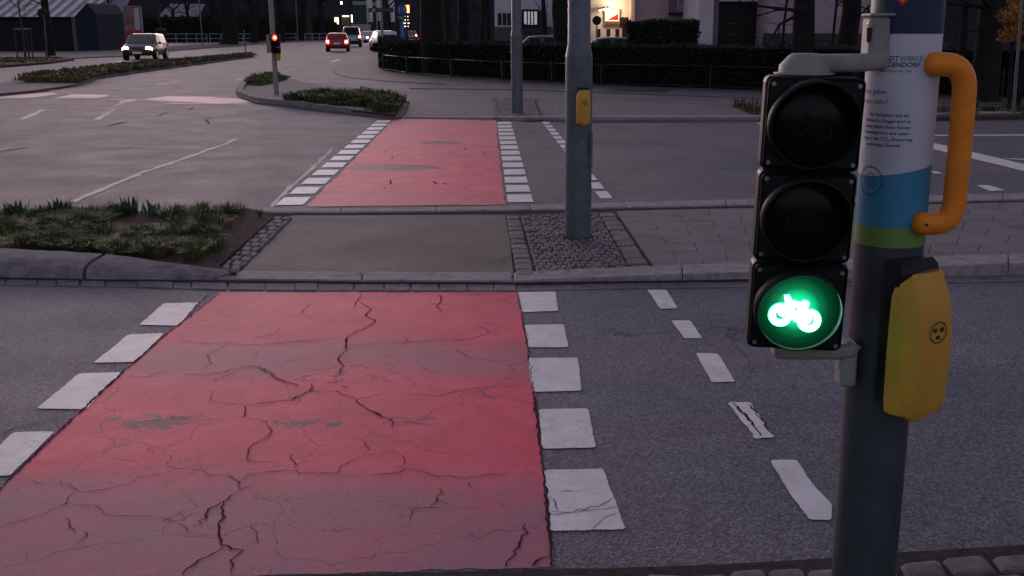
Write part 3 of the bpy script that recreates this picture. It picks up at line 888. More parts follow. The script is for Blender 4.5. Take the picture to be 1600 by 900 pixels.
scatter(fb, [(388,131),(397,120),(425,114.5),(446,122),(430,127),(405,132)], .075, 60, (.10,.2), 50, .02, (.4,.9))
stuff(fb.build('island_plants', [m_g1,m_g2,m_g3,m_g4]), 'clumps of grass and low plants in the bed of the small traffic island', 'plants')
fb = MB()
scatter(fb, [(42,126),(122,126.3),(135,121.5),(152,117),(250,103.7),(330,94),(394,86),(394,84),(330,89.5),(200,101),(100,112),(44,118.5)], .12, 420, (.09,.22), 44, .07, (.35,.50), (.5,1.1))
stuff(fb.build('median_plants', [m_g1,m_g2,m_g3,m_g4]), 'long strip of low brown and green plants along the median of the far road', 'plants')
fb = MB()
scatter(fb, [(1146,165),(1300,165),(1900,173),(2600,187),(2600,192),(1900,180),(1600,179),(1460,181),(1196,184)], .07, 170, (.08,.28), 40, .02, (.6,.7))
stuff(fb.build('right_bed_plants', [m_g1,m_g2,m_g3,m_g4]), 'dark low plants in the bed beside the far pavement on the right', 'plants')
fb = MB()
scatter(fb, [(-200,108),(0,101.5),(80,96),(112,91.6),(88,89.2),(0,89.7),(-200,92)], .1, 200, (.04,.12), 24, .04, (.5,.6))
stuff(fb.build('verge_grass', [m_g1,m_g2,m_g3,m_g4]), 'short dark grass on the verge in front of the blue shed', 'grass')

# hedges: clipped box of leaves
m_leaf = leafmat('hedge_leaf', (.008,.013,.008), (.022,.030,.016), .7)
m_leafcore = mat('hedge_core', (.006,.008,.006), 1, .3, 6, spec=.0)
def hedge(name, label, path, width, height, leaves, z=0, side=1, lsz=.05, m=None, wob=.05, cat='hedge', group=None):
    mb = MB()
    pts = [Vector((p.x,p.y,0)) for p in path]
    def frame(i):
        d = (pts[min(i+1,len(pts)-1)]-pts[max(i-1,0)]).normalized(); return Vector((-d.y,d.x,0))*side
    back = [pts[i]+frame(i)*width for i in range(len(pts))]
    ins = .06
    n = len(pts)
    vs_ = []
    for i in range(n):
        f = pts[i].lerp(back[i], ins/width); b = back[i].lerp(pts[i], ins/width)
        vs_ += [(f.x,f.y,z),(f.x,f.y,z+height-ins),(b.x,b.y,z+height-ins),(b.x,b.y,z)]
    fs = []
    for i in range(n-1):
        for k in range(3): fs.append((i*4+k,(i+1)*4+k,(i+1)*4+k+1,i*4+k+1))
    fs += [(0,1,2,3),((n-1)*4+3,(n-1)*4+2,(n-1)*4+1,(n-1)*4)]
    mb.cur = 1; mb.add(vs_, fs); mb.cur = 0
    seg = [(pts[i+1]-pts[i]).length for i in range(n-1)]; tot = sum(seg)
    for k in range(leaves):
        s_ = random.uniform(0, tot); i = 0
        while i < n-2 and s_ > seg[i]: s_ -= seg[i]; i += 1
        t = min(1, s_/seg[i]); f = pts[i].lerp(pts[i+1], t); b = back[i].lerp(back[i+1], t)
        q = random.random(); hh = height + wob*(math.sin(f.x*2.1)+math.sin(f.x*5.3+f.y))*.5
        if q < .48: p = Vector((f.x,f.y,z+random.uniform(0,hh)))
        elif q < .62: p = Vector((b.x,b.y,z+random.uniform(0,hh)))
        else:
            m_ = f.lerp(b, random.random()); p = Vector((m_.x,m_.y,z+hh))
        p += Vector([random.gauss(0, .03) for _ in range(3)])
        u = Vector([random.gauss(0,1) for _ in range(3)]).normalized(); v_ = u.orthogonal().normalized()
        s2 = lsz*random.uniform(.5,1.2)
        mb.add([p-u*s2*.6, p+v_*s2*.32, p+u*s2*.6, p-v_*s2*.32], [(0,1,2,3)])
    o = mb.build(name, [m or m_leaf, m_leafcore])
    tag(o, label, cat, group)
    return o
hp = [G(x,y) for x,y in [(598,78),(594,92),(594,107),(606,111),(620,113.5),(700,119.5),(800,126),(900,131),(1000,135.5),(1200,142),(1400,148),(1700,157),(2100,166)]]
hedge('clipped_hedge', 'long dark clipped hedge wrapping the street corner behind the metal rail fence', hp, 1.1, 1.22, 60000, side=1, lsz=.075)
# low hedge stub left of the corner
hedge('low_hedge', 'small dark shrub block at the left end of the long clipped hedge', [G(583,80.5),G(594,81)], .8, .60, 900, side=1, lsz=.14)
# hedges higher up in the gardens
hedge('garden_hedge', 'short raised hedge in front of the pink house wall', [P(984,64,34),P(1090,64,34)], 1.2, 1.9, 9000, lsz=.14)

# rail fence in front of the hedge
m_rail = mat('rail_steel', (.032,.032,.03), .5, .2, 12, metal=.3)
rf = thing('rail_fence', 'low grey tubular metal rail fence running in front of the long hedge', 'fence', tuple(G(939,131.5)))
posts = [(600,110.5),(637,116),(706,122),(785,127.5),(862,131),(939,134),(1108,138.8),(1215,143),(1330,147.5),(1445,151.5),(1560,155),(1690,159.5)]
pw = [G(x,y) + Vector((0,-.18,0)) for x,y in posts]
for p in pw: MB().tube([p, p+Vector((0,0,.72))], .03, 8).build('post', m_rail, rf)
for a, b in zip(pw[:-1], pw[1:]):
    d = (b-a).normalized()*.12
    q = MB(); a2, b2 = a+d, b-d
    q.tube([a2+Vector((0,0,.08)), a2+Vector((0,0,.66)), b2+Vector((0,0,.66)), b2+Vector((0,0,.08)), a2+Vector((0,0,.08))], .016, 6)
    q.tube([a+Vector((0,0,.6)), a2+Vector((0,0,.6))], .012, 6); q.tube([b+Vector((0,0,.6)), b2+Vector((0,0,.6))], .012, 6)
    q.build('rail_frame', m_rail, rf)

# ------------------------------------------------------------------ foreground signal mast
PX, PY, PR = .66, 2.02, .065
pole = thing('signal_mast', 'dark steel signal mast in right foreground wearing a printed white and blue sleeve', 'pole', (PX, PY, 0))
MB().tube([(PX,PY,0),(PX,PY,1.0),(PX,PY,3.2)], PR, 48).build('tube', m_gal_dark, pole)
def wrapz(py): return P(1410, py, PY-PR).z
def sleeve(name, z0f, z1f, a0, a1, m, r=PR+.0016, n=72):
    mb = MB(); vs_ = []
    for i in range(n+1):
        a = a0+(a1-a0)*i/n
        z0 = z0f(a) if callable(z0f) else z0f; z1 = z1f(a) if callable(z1f) else z1f
        for t in (0,1): vs_.append((PX+math.sin(a)*r, PY-math.cos(a)*r, z0+(z1-z0)*t))
    mb.add(vs_, [(2*i,2*i+2,2*i+3,2*i+1) for i in range(n)], True)
    return mb.build(name, m, pole)
zt, zw, zg, zb_ = wrapz(-60), wrapz(53), wrapz(357), wrapz(388)
slant = lambda a: wrapz(272) + .012*math.sin(a-.1) + .004
sleeve('sleeve', zw, zt, -.95, 2.6, m_st_navy)
sleeve('sleeve', slant, zw, -math.pi, math.pi, m_st_white)
sleeve('sleeve', zg, slant, -math.pi, math.pi, m_st_blue)
sleeve('sleeve', zb_, zg, -math.pi, math.pi, m_st_green)
# lettering, wrapped round the mast.  angle 0 faces -Y; the camera is seen at a = -0.32
def textmesh(body, size, bold=0.0, shear=0.0, space=1.0):
    cu = bpy.data.curves.new('t', 'FONT'); cu.body = body; cu.size = size; cu.offset = bold; cu.shear = shear
    cu.space_character = space; cu.resolution_u = 3
    ob = bpy.data.objects.new('t', cu); COL.objects.link(ob)
    bpy.context.view_layer.update()
    me = bpy.data.meshes.new_from_object(ob.evaluated_get(bpy.context.evaluated_depsgraph_get()))
    vs_ = [v.co.copy() for v in me.vertices]; fs = [tuple(p.vertices) for p in me.polygons]
    bpy.data.objects.remove(ob); bpy.data.curves.remove(cu); bpy.data.meshes.remove(me)
    return vs_, fs
def mast_angle(px, py):
    # angle on the mast seen at this pixel
    d = ray(px, py); o = Vector((0-PX, 0-PY)); dx = Vector((d.x, d.y))
    A_ = dx.dot(dx); B_ = 2*o.dot(dx); C_ = o.dot(o)-PR*PR
    D_ = max(0, B_*B_-4*A_*C_); t = (-B_-math.sqrt(D_))/(2*A_)
    q = o+dx*t
    return math.atan2(q.x, -q.y), H+d.z*t
def mast_text(body, px, py, size, m, width=None, bold=0.0, align='L', name='print', shear=0):
    vs_, fs = textmesh(body, size, bold, shear)
    if not vs_: return
    x0 = min(v.x for v in vs_); x1 = max(v.x for v in vs_)
    a, z = mast_angle(px, py)
    r = PR+.0021
    sc = 1 if not width else width/(x1-x0)
    mb = MB()
    out = []
    for v in vs_:
        xx = (v.x-x0)*sc if align == 'L' else (v.x-x1)*sc
        an = a+xx/r
        out.append((PX+math.sin(an)*r, PY-math.cos(an)*r, z+v.y))
    mb.add(out, fs); mb.build(name, m, pole)
mast_text('STADT', 1405, 95, .0125, m_txt, None, .0003, 'R', shear=.1)
mast_text('WERKE', 1406, 95, .0125, m_txt_b, None, .0003, 'L', shear=.1)
mast_text('DEGGENDORF', 1437, 105, .0125, m_txt, None, .0003, 'R', shear=.1)
mast_text('Dein Netz vor Ort', 1424, 113, .0075, m_txt, None, 0, 'R')
mast_text('Energie geben', 1385, 147, .0125, m_txt, None, 0, 'R')
mast_text('zu was mehr?', 1387, 163, .0125, m_txt_g, None, .0003, 'R')
for i, t_ in enumerate(('Am Stadtplatz und am', 'Bahnhof in Deggendorf ist', 'Strom geben Ihnen Karten', 'Umweltgerecht und unter-', 'wegs in der CO\u2082-Einsparung', 'nachhaltige Zukunft.')):
    mast_text(t_, (1420,1423,1422,1421,1425,1407)[i], 183+i*9.4, .0088, m_txt, None, .0001, 'R')
# round seal on the slanted edge
ac, zcn = mast_angle(1360, 282)
sm = MB()
def wrapring(r0, r1, n=40, a_off=0, a_len=2*math.pi):
    vs_ = []
    for i in range(n+1):
        t = a_off+a_len*i/n
        for rr in (r0, r1):
            an = ac+math.cos(t)*rr/(PR+.002); vs_.append((PX+math.sin(an)*(PR+.0021), PY-math.cos(an)*(PR+.0021), zcn+math.sin(t)*rr))
    sm.add(vs_, [(2*i,2*i+1,2*i+3,2*i+2) for i in range(n)])
for k in range(30): wrapring(.0245, .0285, 2, k*2*math.pi/30, .11)
wrapring(.0135, .0148); wrapring(.0075, .0085)
for k in range(8): wrapring(.0, .0075, 2, k*math.pi/4, .12)
sm.build('seal', m_txt, pole)
# shield emblem at the top edge
ac, zcn = mast_angle(1412, -12)
def wrappoly(pts, m, r):
    mb = MB(); mb.add([(PX+math.sin(ac+x/r)*r, PY-math.cos(ac+x/r)*r, zcn+y) for x, y in pts], [tuple(range(len(pts)))]); mb.build('emblem', m, pole)
sh = [(-.014,.02),(-.015,.0),(-.011,-.012),(0,-.0235),(.011,-.012),(.015,0),(.014,.02)]
wrappoly(sh, m_st_red, PR+.0023); wrappoly([(x*.62,y*.70-.0005) for x, y in sh], m_st_yel, PR+.0029)

# ---- three-lamp bicycle signal, hung left of the mast
HX0, HX1 = P(1197,120,1.93).x, P(1352,119,1.93).x
HXc = (HX0+HX1)/2; HW = (HX1-HX0)
HZ1, HZ0 = P(1275,119,1.93).z, P(1240,547,1.93).z
FY = 1.93
tilt = math.atan2(0.012, HZ1-HZ0)
sig = thing('bicycle_signal', 'black three-lamp bicycle traffic signal with its green bicycle lit, bracketed to the mast', 'traffic light', (HXc, FY+.05, HZ0))
hgt = (HZ1-HZ0)/3
m_glow = glow_lens('lit_green_lens', (.0, 1.0, .36), 1.5, .078)
m_ghost = mat('unlit_symbol', (.007,.008,.008), .6)
def bike(mb, c, s, y, th):
    # side view of a bicycle heading left; c centre (x,z)
    ct, st2 = math.cos(R(-9)), math.sin(R(-9))
    def T(x, z): return Vector((c[0]+(x*ct-z*st2)*s, y, c[1]+(x*st2+z*ct)*s))
    def ring(x, z, r):
        pts = [T(x+r*math.cos(2*math.pi*k/20), z+r*math.sin(2*math.pi*k/20)) for k in range(21)]
        mb.tube(pts, th, 6, False)
    ring(-.52,-.22,.30); ring(.52,-.22,.30)
    for pl in ([(-.52,-.22),(-.30,.36),(-.42,.44),(-.5,.40)], [(-.33,.28),(.22,.26)], [(-.33,.24),(.0,-.24)], [(.0,-.24),(.22,.30)], [(.0,-.24),(.52,-.22)], [(.52,-.22),(.22,.2)], [(.12,.34),(.34,.36)]):
        mb.tube([T(*q) for q in pl], th, 6)
for i in range(3):
    z0 = HZ0+i*hgt; z1 = z0+hgt; cz = (z0+z1)/2; lx = HXc-.002; lc = cz-.003
    ch = MB()
    Mx = Matrix.Translation((HXc, FY, cz)) @ Matrix.Rotation(math.pi/2, 4, 'X')
    ch.bbox((-HW/2, -hgt/2+.0012, -.055), (HW/2, hgt/2-.0012, 0), .012, Mx, 4)
    chamber = ch.build('chamber', m_black, sig)
    # door frame, a little proud of the chamber
    df = MB(); Mf = Matrix.Translation((HXc, FY-.004, cz)) @ Matrix.Rotation(math.pi/2, 4, 'X')
    df.bbox((-HW/2+.004, -hgt/2+.004, -.004), (HW/2-.004, hgt/2-.004, .004), .012, Mf, 4)
    door = df.build('door', m_rim, sig)
    RL = .0765
    # visor: tube open at the bottom third, deeper on top
    vz = MB(); vs_ = []; n = 56; dep = .062
    for k in range(n+1):
        t = 2*math.pi*k/n
        dd = dep*(.62+.38*math.sin(t)) if math.sin(t) > -2 else 0
        for rr, yy in ((RL+.005, -.006), (RL+.003, -.006-dd), (RL-.0005, -.006-dd), (RL+.001, .0)):
            vs_.append((lx+math.cos(t)*rr, FY-.006+yy, cz+math.sin(t)*rr))
    fs = []
    for k in range(n):
        for q in range(3): fs.append((k*4+q, k*4+q+1, (k+1)*4+q+1, (k+1)*4+q))
    vz.add(vs_, fs, True); vz.build('visor', m_rim, sig)
    # domed lens
    ln = MB(); vs_ = [(lx, FY-.022, cz)]; nr_ = 6; n = 48
    for j in range(1, nr_+1):
        rr = RL*j/nr_; yy = FY-.010-.012*(1-(j/nr_)**2)
        for k in range(n): vs_.append((lx+math.cos(2*math.pi*k/n)*rr, yy, cz+math.sin(2*math.pi*k/n)*rr))
    fs = [(0, 1+(k+1)%n, 1+k) for k in range(n)]
    for j in range(nr_-1):
        for k in range(n): fs.append((1+j*n+k, 1+j*n+(k+1)%n, 1+(j+1)*n+(k+1)%n, 1+(j+1)*n+k))
    ln.add([(x-lx, y-FY, z-cz) for x,y,z in vs_], fs, True)
    if i == 0:
        me_o = ln.build('lens', m_glow); me_o.parent = sig
        me_o.location = (lx-sig['_o'][0], FY-sig['_o'][1], cz-sig['_o'][2]); me_o['_o'] = sig['_o']
        me_o['label'] = 'lit green lens'
        sy = MB(); bike(sy, (lx-.003, cz-.004), .052, FY-.0275, .0044)
        sy.build('bicycle_symbol', m_core_em, sig)
        sy = MB(); bike(sy, (lx-.003, cz-.004), .052, FY-.0225, .0072)
        sy.build('symbol_halo', m_green_em, sig)
    else:
        me_o = ln.build('lens', m_blackg); me_o.parent = sig
        me_o.location = (lx-sig['_o'][0], FY-sig['_o'][1], cz-sig['_o'][2]); me_o['_o'] = sig['_o']
        sy = MB(); bike(sy, (lx, cz+.001), .040, FY-.0228, .0022); sy.build('bicycle_symbol', m_ghost, sig)
    for sx_ in (-1, 1):
        for sz_ in (-1, 1):
            x, z = HXc+sx_*(HW/2-.013), cz+sz_*(hgt/2-.015)
            s_ = MB(); s_.tube([(x,FY-.007,z),(x,FY-.011,z)], [.0046,.0040], 12); s_.disc((x,FY-.0113,z), (0,-1,0), .0022, 6)
            s_.build('screw', m_screw, sig)
sig.rotation_euler = (0, R(1.5), R(-5)); sig.location.x -= .007   # hangs a little off plumb, turned towards the kerb
# brackets
bt = thing('upper_bracket', 'grey cast arm holding the top of the bicycle signal to the mast', 'bracket', tuple(P(1265,100,1.98)))
q = MB()
by = 1.955
top = P(1270,119,by); capc = Vector((P(1266,100,by).x, by+.035, 0))
zA, zB, zC = HZ1, P(1266,112,by).z, P(1266,84,by).z
vs_ = []
n = 28
prof = [(.055,zA+.001),(.056,zA+.004),(.0465,zA+.005),(.0462,zA+.015),(.0445,zA+.019),(.029,zC-.003),(.024,zC)]
for r_, z in prof:
    for k in range(n): vs_.append((capc.x-.002+math.cos(2*math.pi*k/n)*r_, capc.y+math.sin(2*math.pi*k/n)*min(r_,.05), z))
fs = []
for L in range(len(prof)-1):
    for k in range(n): fs.append((L*n+k, L*n+(k+1)%n, (L+1)*n+(k+1)%n, (L+1)*n+k))
fs.append(tuple(range((len(prof)-1)*n, len(prof)*n)))
q.add(vs_, fs, True); q.build('cap', m_gal_lt, bt)
q = MB()
za = P(1320,98,by).z
def rbar(pts, hw, hh, name, m, par, axis=Vector((0,0,1))):
    # rounded rectangular bar along pts
    mb = MB(); n = 16; vs_ = []
    for i, p in enumerate(pts):
        d = (pts[min(i+1,len(pts)-1)]-pts[max(i-1,0)]).normalized()
        up = (axis-d*axis.dot(d)).normalized(); sd_ = d.cross(up)
        for k in range(n):
            t = 2*math.pi*(k+.5)/n
            c, s_ = math.cos(t), math.sin(t)
            ce = math.copysign(abs(c)**.5, c); se = math.copysign(abs(s_)**.5, s_)
            vs_.append(p+sd_*ce*hw+up*se*hh)
    fs = [tuple(range(n-1,-1,-1)), tuple(range((len(pts)-1)*n, len(pts)*n))]
    for i in range(len(pts)-1):
        for k in range(n): fs.append((i*n+k,i*n+(k+1)%n,(i+1)*n+(k+1)%n,(i+1)*n+k))
    mb.add(vs_, fs, True); return mb.build(name, m, par)
yb = by+.03
a = Vector((capc.x+.005, yb, za-.002)); b = P(1345,94,yb-.01); c = P(1374,90,yb-.02); c2 = P(1388,84,yb-.012)
rbar([Vector((a.x,a.y,a.z)), Vector((b.x,yb-.002,a.z+.001)), Vector((c.x-.01,yb-.008,a.z+.003)), Vector((c.x+.006,yb-.006,a.z+.007)), Vector((c.x+.02,yb+.01,a.z+.012))], .018, .0165, 'arm', m_gal_lt, bt)
xl, xr = P(1353,60,yb).x, P(1386,60,yb).x
zt_, zb2 = P(1370,26,yb).z, P(1370,92,yb).z
q = MB(); q.bbox((xl, yb-.022, zb2), (xr, yb+.035, zt_), .009, None, 3); q.build('clamp', m_gal_lt, bt)
q = MB(); q.bbox((xl-.002, yb-.025, zt_), (xr+.006, yb+.037, zt_+.006), .004, None, 3); q.build('clamp_lip', m_gal_lt, bt)
q = MB(); zs_ = P(1357,45,yb-.024).z
sx0 = P(1358,45,yb-.024).x
q.tube([(sx0+.001,yb-.0235,zs_+.002),(sx0+.001,yb-.0225,zs_-.024)], [.005,.0035], 12); q.build('slot', m_joint, bt)
q = MB(); q.tube([(sx0,yb-.022,zs_+.008),(sx0,yb-.028,zs_+.008)], .0042, 12); q.build('bolt', m_screw, bt)

bb = thing('lower_bracket', 'grey cast bracket under the lit lamp joining the bicycle signal to the mast', 'bracket', tuple(P(1270,552,1.98)))
zz_ = HZ0
x0, x1 = P(1212,548,1.96).x, P(1330,548,1.96).x
rbar([Vector((x0,1.975,zz_-.010)), Vector((x0+.02,1.975,zz_-.012)), Vector((x1-.03,1.975,zz_-.012)), Vector((x1-.006,1.975,zz_-.010)), Vector((x1+.001,1.977,zz_+.004))], .03, .0155, 'arm', m_gal_lt, bb)
q = MB(); xa, xb = P(1312,570,1.96).x, P(1338,570,1.96).x
q.bbox((xa, 1.95, P(1320,602,1.96).z), (xb, 2.0, P(1320,536,1.96).z), .007, None, 3); q.build('clamp', m_gal_lt, bb)
q = MB(); sx_ = P(1311,575,1.95).x; szz = P(1311,575,1.95).z
q.tube([(xa-.001,1.965,szz),(xa+.003,1.965,szz)], .007, 12); q.build('bolt', m_screw, bb)

gl = bpy.data.lights.new('signal_lamp_light', 'POINT'); go = bpy.data.objects.new('signal_lamp_light', gl); COL.objects.link(go)
gl.energy = .10; gl.color = (.03, 1.0, .40); gl.shadow_soft_size = .05; go.location = (HXc-.012, FY-.062, HZ0+hgt*.45)
# ---- orange grab handle
hd = thing('grab_handle', 'bright orange bent tube handle bolted to the right side of the foreground mast', 'handle', tuple(P(1440,350,1.96)))
def arcpts(P0, P1, P2, n=8):
    return [P0*(1-t)**2+P1*2*t*(1-t)+P2*t*t for t in [k/n for k in range(n+1)]]
yh = 1.955
hpts = [P(1459,100,yh), P(1480,101,yh)]
hpts += arcpts(P(1480,101,yh), P(1508,103,yh), P(1507,140,yh))[1:]
hpts += [P(1500,230,yh), P(1493,300,yh)]
hpts += arcpts(P(1493,300,yh), P(1492,347,yh), P(1463,349,yh))[1:]
hpts += [P(1438,349,yh)]
# shift ends so they meet the mast's surface
MB().tube(hpts, .0215, 28).build('grip', m_orange, hd)
def plug(c, name):
    q = MB(); q.tube([c+Vector((-.004,.012,0)), c+Vector((-.006,.001,0)), c+Vector((-.008,-.004,0))], [.022,.0225,.018], 24); q.build(name, m_orange, hd)
mbx = MB()
for e in (hpts[0], hpts[-1]):
    m_ = MB(); vs_ = []
    # rounded end ball
    n, r_ = 20, .0213
    for i in range(9):
        ph = math.pi*i/8
        for k in range(n):
            th = 2*math.pi*k/n; vs_.append((e.x+math.cos(ph)*r_*.8, e.y+math.sin(ph)*math.cos(th)*r_, e.z+math.sin(ph)*math.sin(th)*r_))
    m_.add(vs_, [(i*n+k,i*n+(k+1)%n,(i+1)*n+(k+1)%n,(i+1)*n+k) for i in range(8) for k in range(n)], True)
    m_.build('end_cap', m_orange, hd)
e = hpts[-1]; MB().tube([(e.x+.004,e.y-.0205,e.z+.001),(e.x+.004,e.y-.0235,e.z+.001)], .003, 10).build('bolt', m_joint, hd)

# ---- yellow push-button box
def button_box(root_loc, normal_ang, label, lit=None, grp=None, scale=1.0):
    # local frame: x = right across the face, -y = out of the face, z up; origin at back centre, bottom
    t = thing('push_button_box', label, 'button box', root_loc, grp, local=True)
    t.rotation_euler = (0,0,normal_ang); t.scale = (scale,)*3
    W, D, Hh = .112, .085, .285
    q = MB()
    # black back housing, curved top rising above the cover
    vs_ = []; prof = [(.0,0.012),(.0,Hh+.010),(-.012,Hh+.020),(-.030,Hh+.020),(-.044,Hh+.010),(-.050,Hh-.010),(-.046,Hh-.045),(-.046,.012)]
    n = len(prof)
    q.add([(-W/2+.008, y, z) for y, z in prof]+[(W/2-.008, y, z) for y, z in prof], [tuple(range(n-1,-1,-1)), tuple(range(n,2*n))]+[(k,(k+1)%n,n+(k+1)%n,n+k) for k in range(n)])
    q.build('back_housing', m_black, t)
    # yellow cover: lofted sections (z, half width, depth front, chamfer)
    q = MB(); secs = [(.000,.050,.078,.014),(.005,.0565,.087,.016),(.03,.060,.095,.018),(.12,.0615,.101,.020),(.195,.0605,.099,.020),(.240,.0585,.088,.019),(.285,.0525,.064,.012)]
    vs_ = []
    for z, hw, d, c in secs:
        ring = [(-hw,-.036),(-hw-.001,-.046),(-hw+c*.12,-(d-c*1.35)),(-hw+c*.95,-(d-.0015)),(-hw+c*1.3,-d),(-hw+c*2,-d-.001),(0,-d-.0025),(hw-c*2,-d-.001),(hw-c*1.3,-d),(hw-c*.95,-(d-.0015)),(hw-c*.12,-(d-c*1.35)),(hw+.001,-.046),(hw,-.036)]
        top_ = (z > .28); vs_ += [(x, y, z-((.030,.030,.020,.006)[k] if (top_ and k < 4) else 0)) for k, (x,y) in enumerate(ring)]
    n = 13; fs = []
    for L in range(len(secs)-1):
        for k in range(n-1): fs.append((L*n+k, L*n+k+1, (L+1)*n+k+1, (L+1)*n+k))
    fs.append(tuple(range(n-1,-1,-1))); m_ = (len(secs)-1)*n; fs.append(tuple(range(m_, m_+n)))
    q.add(vs_, fs, True); cv = q.build('cover', m_yellow, t); cv.data.set_sharp_from_angle(angle=R(24))
    q = MB(); q.bbox((-.022,-.078,-.012),(.022,-.045,.002), .008, None, 3); q.build('button', m_yellow, t)
    q = MB(); q.box((-W/2-.003,-.060,.030),(-W/2+.004,-.038,.040)); q.build('hinge', m_yellow, t)
    # ring with three dots
    q = MB(); cy, cz_ = -.1042, .176
    q.disc((0,cy,cz_), (0,-1,0), .0215, 36, .0192)
    for k in range(3):
        a = R(270+120*k); q.disc((math.cos(a)*.0098, cy, cz_+math.sin(a)*.0098), (0,-1,0), .0047, 16)
    q.build('symbol', m_yellow_mark, t)
    return t
na = R(27)
bc = Vector((PX+math.sin(na)*(PR-.004)-.016, PY-math.cos(na)*(PR-.004), P(1432,640,1.93).z))
button_box(tuple(bc), na, 'yellow push-button box with a ring of three dots on the foreground mast', scale=.97)

# ------------------------------------------------------------------ masts in the middle distance
def mid_mast(px, py, r0, r1, ztr, label, top=7.5, name='steel_mast'):
    b = G(px, py, .03)
    t = thing(name, label, 'pole', tuple(b))
    MB().tube([b-Vector((0,0,.05)), b+Vector((0,0,ztr))], r0, 32).build('mast_foot', m_gal, t)
    MB().tube([b+Vector((0,0,ztr)), b+Vector((0,0,ztr+.10)), b+Vector((0,0,top))], [r0, r1, r1*.9], 32).build('upper_tube', m_gal, t)
    return t, b
t1, b1 = mid_mast(903, 371, .108, .090, P(903,88,8.7).z-.03, 'thick grey steel mast standing in the cobbled patch of the middle island')
q = MB(); q.box((b1.x+.088,b1.y-.075,.62),(b1.x+.112,b1.y-.03,.90)); q.build('service_door', m_gal, t1)
q = MB(); q.tube([b1+Vector((0,0,-.005)), b1+Vector((0,0,.012))], [.135,.12], 24); q.build('base_collar', m_joint, t1)
bz = P(908,191,8.6).z
button_box((b1.x+.012+math.sin(R(8))*.105, b1.y-math.cos(R(8))*.105, bz), R(8), 'small yellow push-button box on the thick mast of the middle island', scale=.93)
t2, b2 = mid_mast(808, 177, .118, .098, 1.55, 'grey steel mast on the far pavement at the end of the far red crossing')
def lamp_disc(c, nrm, r, m, name, par):
    q = MB(); q.disc(c, nrm, r, 20); return q.build(name, m, par)
# left island signal: pole with a small red bicycle lamp and yellow box
p3 = G(432, 147, .05)
t3 = thing('slim_pole', 'slim grey pole on the small traffic island carrying the red bicycle lamp', 'pole', tuple(p3))
MB().tube([p3, p3+Vector((0,0,6))], .065, 16).build('tube', m_gal_lt, t3)
m_redl = emit('red_light', (1,.03,.02), 3.0); m_redc = emit('red_light_core', (1,.22,.12), 5)
Y3 = p3.y-.12
sg = thing('small_signal', 'small bicycle signal showing red on the slim pole of the traffic island', 'traffic light', (p3.x, Y3, 1.0))
zA, zB = P(430,54,Y3).z, P(430,83,Y3).z; xa, xb = P(422,60,Y3).x+.02, P(438,60,Y3).x
for k in range(3):
    z1 = zA-(zA-zB)*k/3; z0 = zA-(zA-zB)*(k+1)/3
    q = MB(); q.bbox((xa, Y3-.10, z0+.004),(xb, Y3+.02, z1-.004), .02); q.build('chamber', m_black, sg)
    cc = ((xa+xb)/2+.01, Y3-.105, (z0+z1)/2)
    q = MB(); n=20; vs_=[]
    for kk in range(n+1):
        a = 2*math.pi*kk/n
        for yy in (0,-.07): vs_.append((cc[0]+math.cos(a)*.075, cc[1]+yy, cc[2]+math.sin(a)*.075))
    q.add(vs_, [(2*i,2*i+1,2*i+3,2*i+2) for i in range(n)]); q.build('visor', m_black, sg)
    if k == 0:
        o = lamp_disc(cc, (0,-1,0), .070, m_redl, 'red_lens', sg); lamp_disc((cc[0],cc[1]-.004,cc[2]), (0,-1,0), .035, m_redc, 'bright_centre', sg)
    else: lamp_disc(cc, (0,-1,0), .068, m_blackg, 'lens', sg)
q = MB(); q.box((xa-.10,Y3-.08,zB),(xa-.015,Y3-.05,zA)); q.build('side_panel', m_gal_lt, sg)
button_box((p3.x+.09, p3.y-.04, P(434,94,p3.y).z), R(40), 'tiny yellow push-button box below the red bicycle signal', scale=1.0)

# ------------------------------------------------------------------ cars
m_glass = mat('car_glass', (.010,.011,.014), .12, .1, 3, spec=.12)
m_tyre = mat('tyre', (.012,.012,.012), .8)
m_rimm = mat('alloy_rim', (.35,.35,.37), .35, metal=.8)
m_plate = mat('number_plate', (.7,.7,.7), .5)
m_blkt = mat('black_trim', (.012,.012,.013), .5)
m_head = emit('headlight', (1,.84,.62), 60); m_headw = emit('headlight_white', (1,.93,.88), 150)
m_amber = emit('indicator', (1,.32,.05), 16)
m_tail = emit('tail_light', (1,.03,.02), 9); m_tailc = emit('tail_light_core', (1,.40,.20), 40)
m_taild = mat('tail_light_off', (.25,.01,.01), .2)
def carpaint(name, c):
    m, nt, b = nodes(name); b.inputs['Base Color'].default_value = rgba(c); b.inputs['Roughness'].default_value = .32
    b.inputs['Coat Weight'].default_value = .25; b.inputs['Coat Roughness'].default_value = .08; b.inputs['Metallic'].default_value = .2
    return m
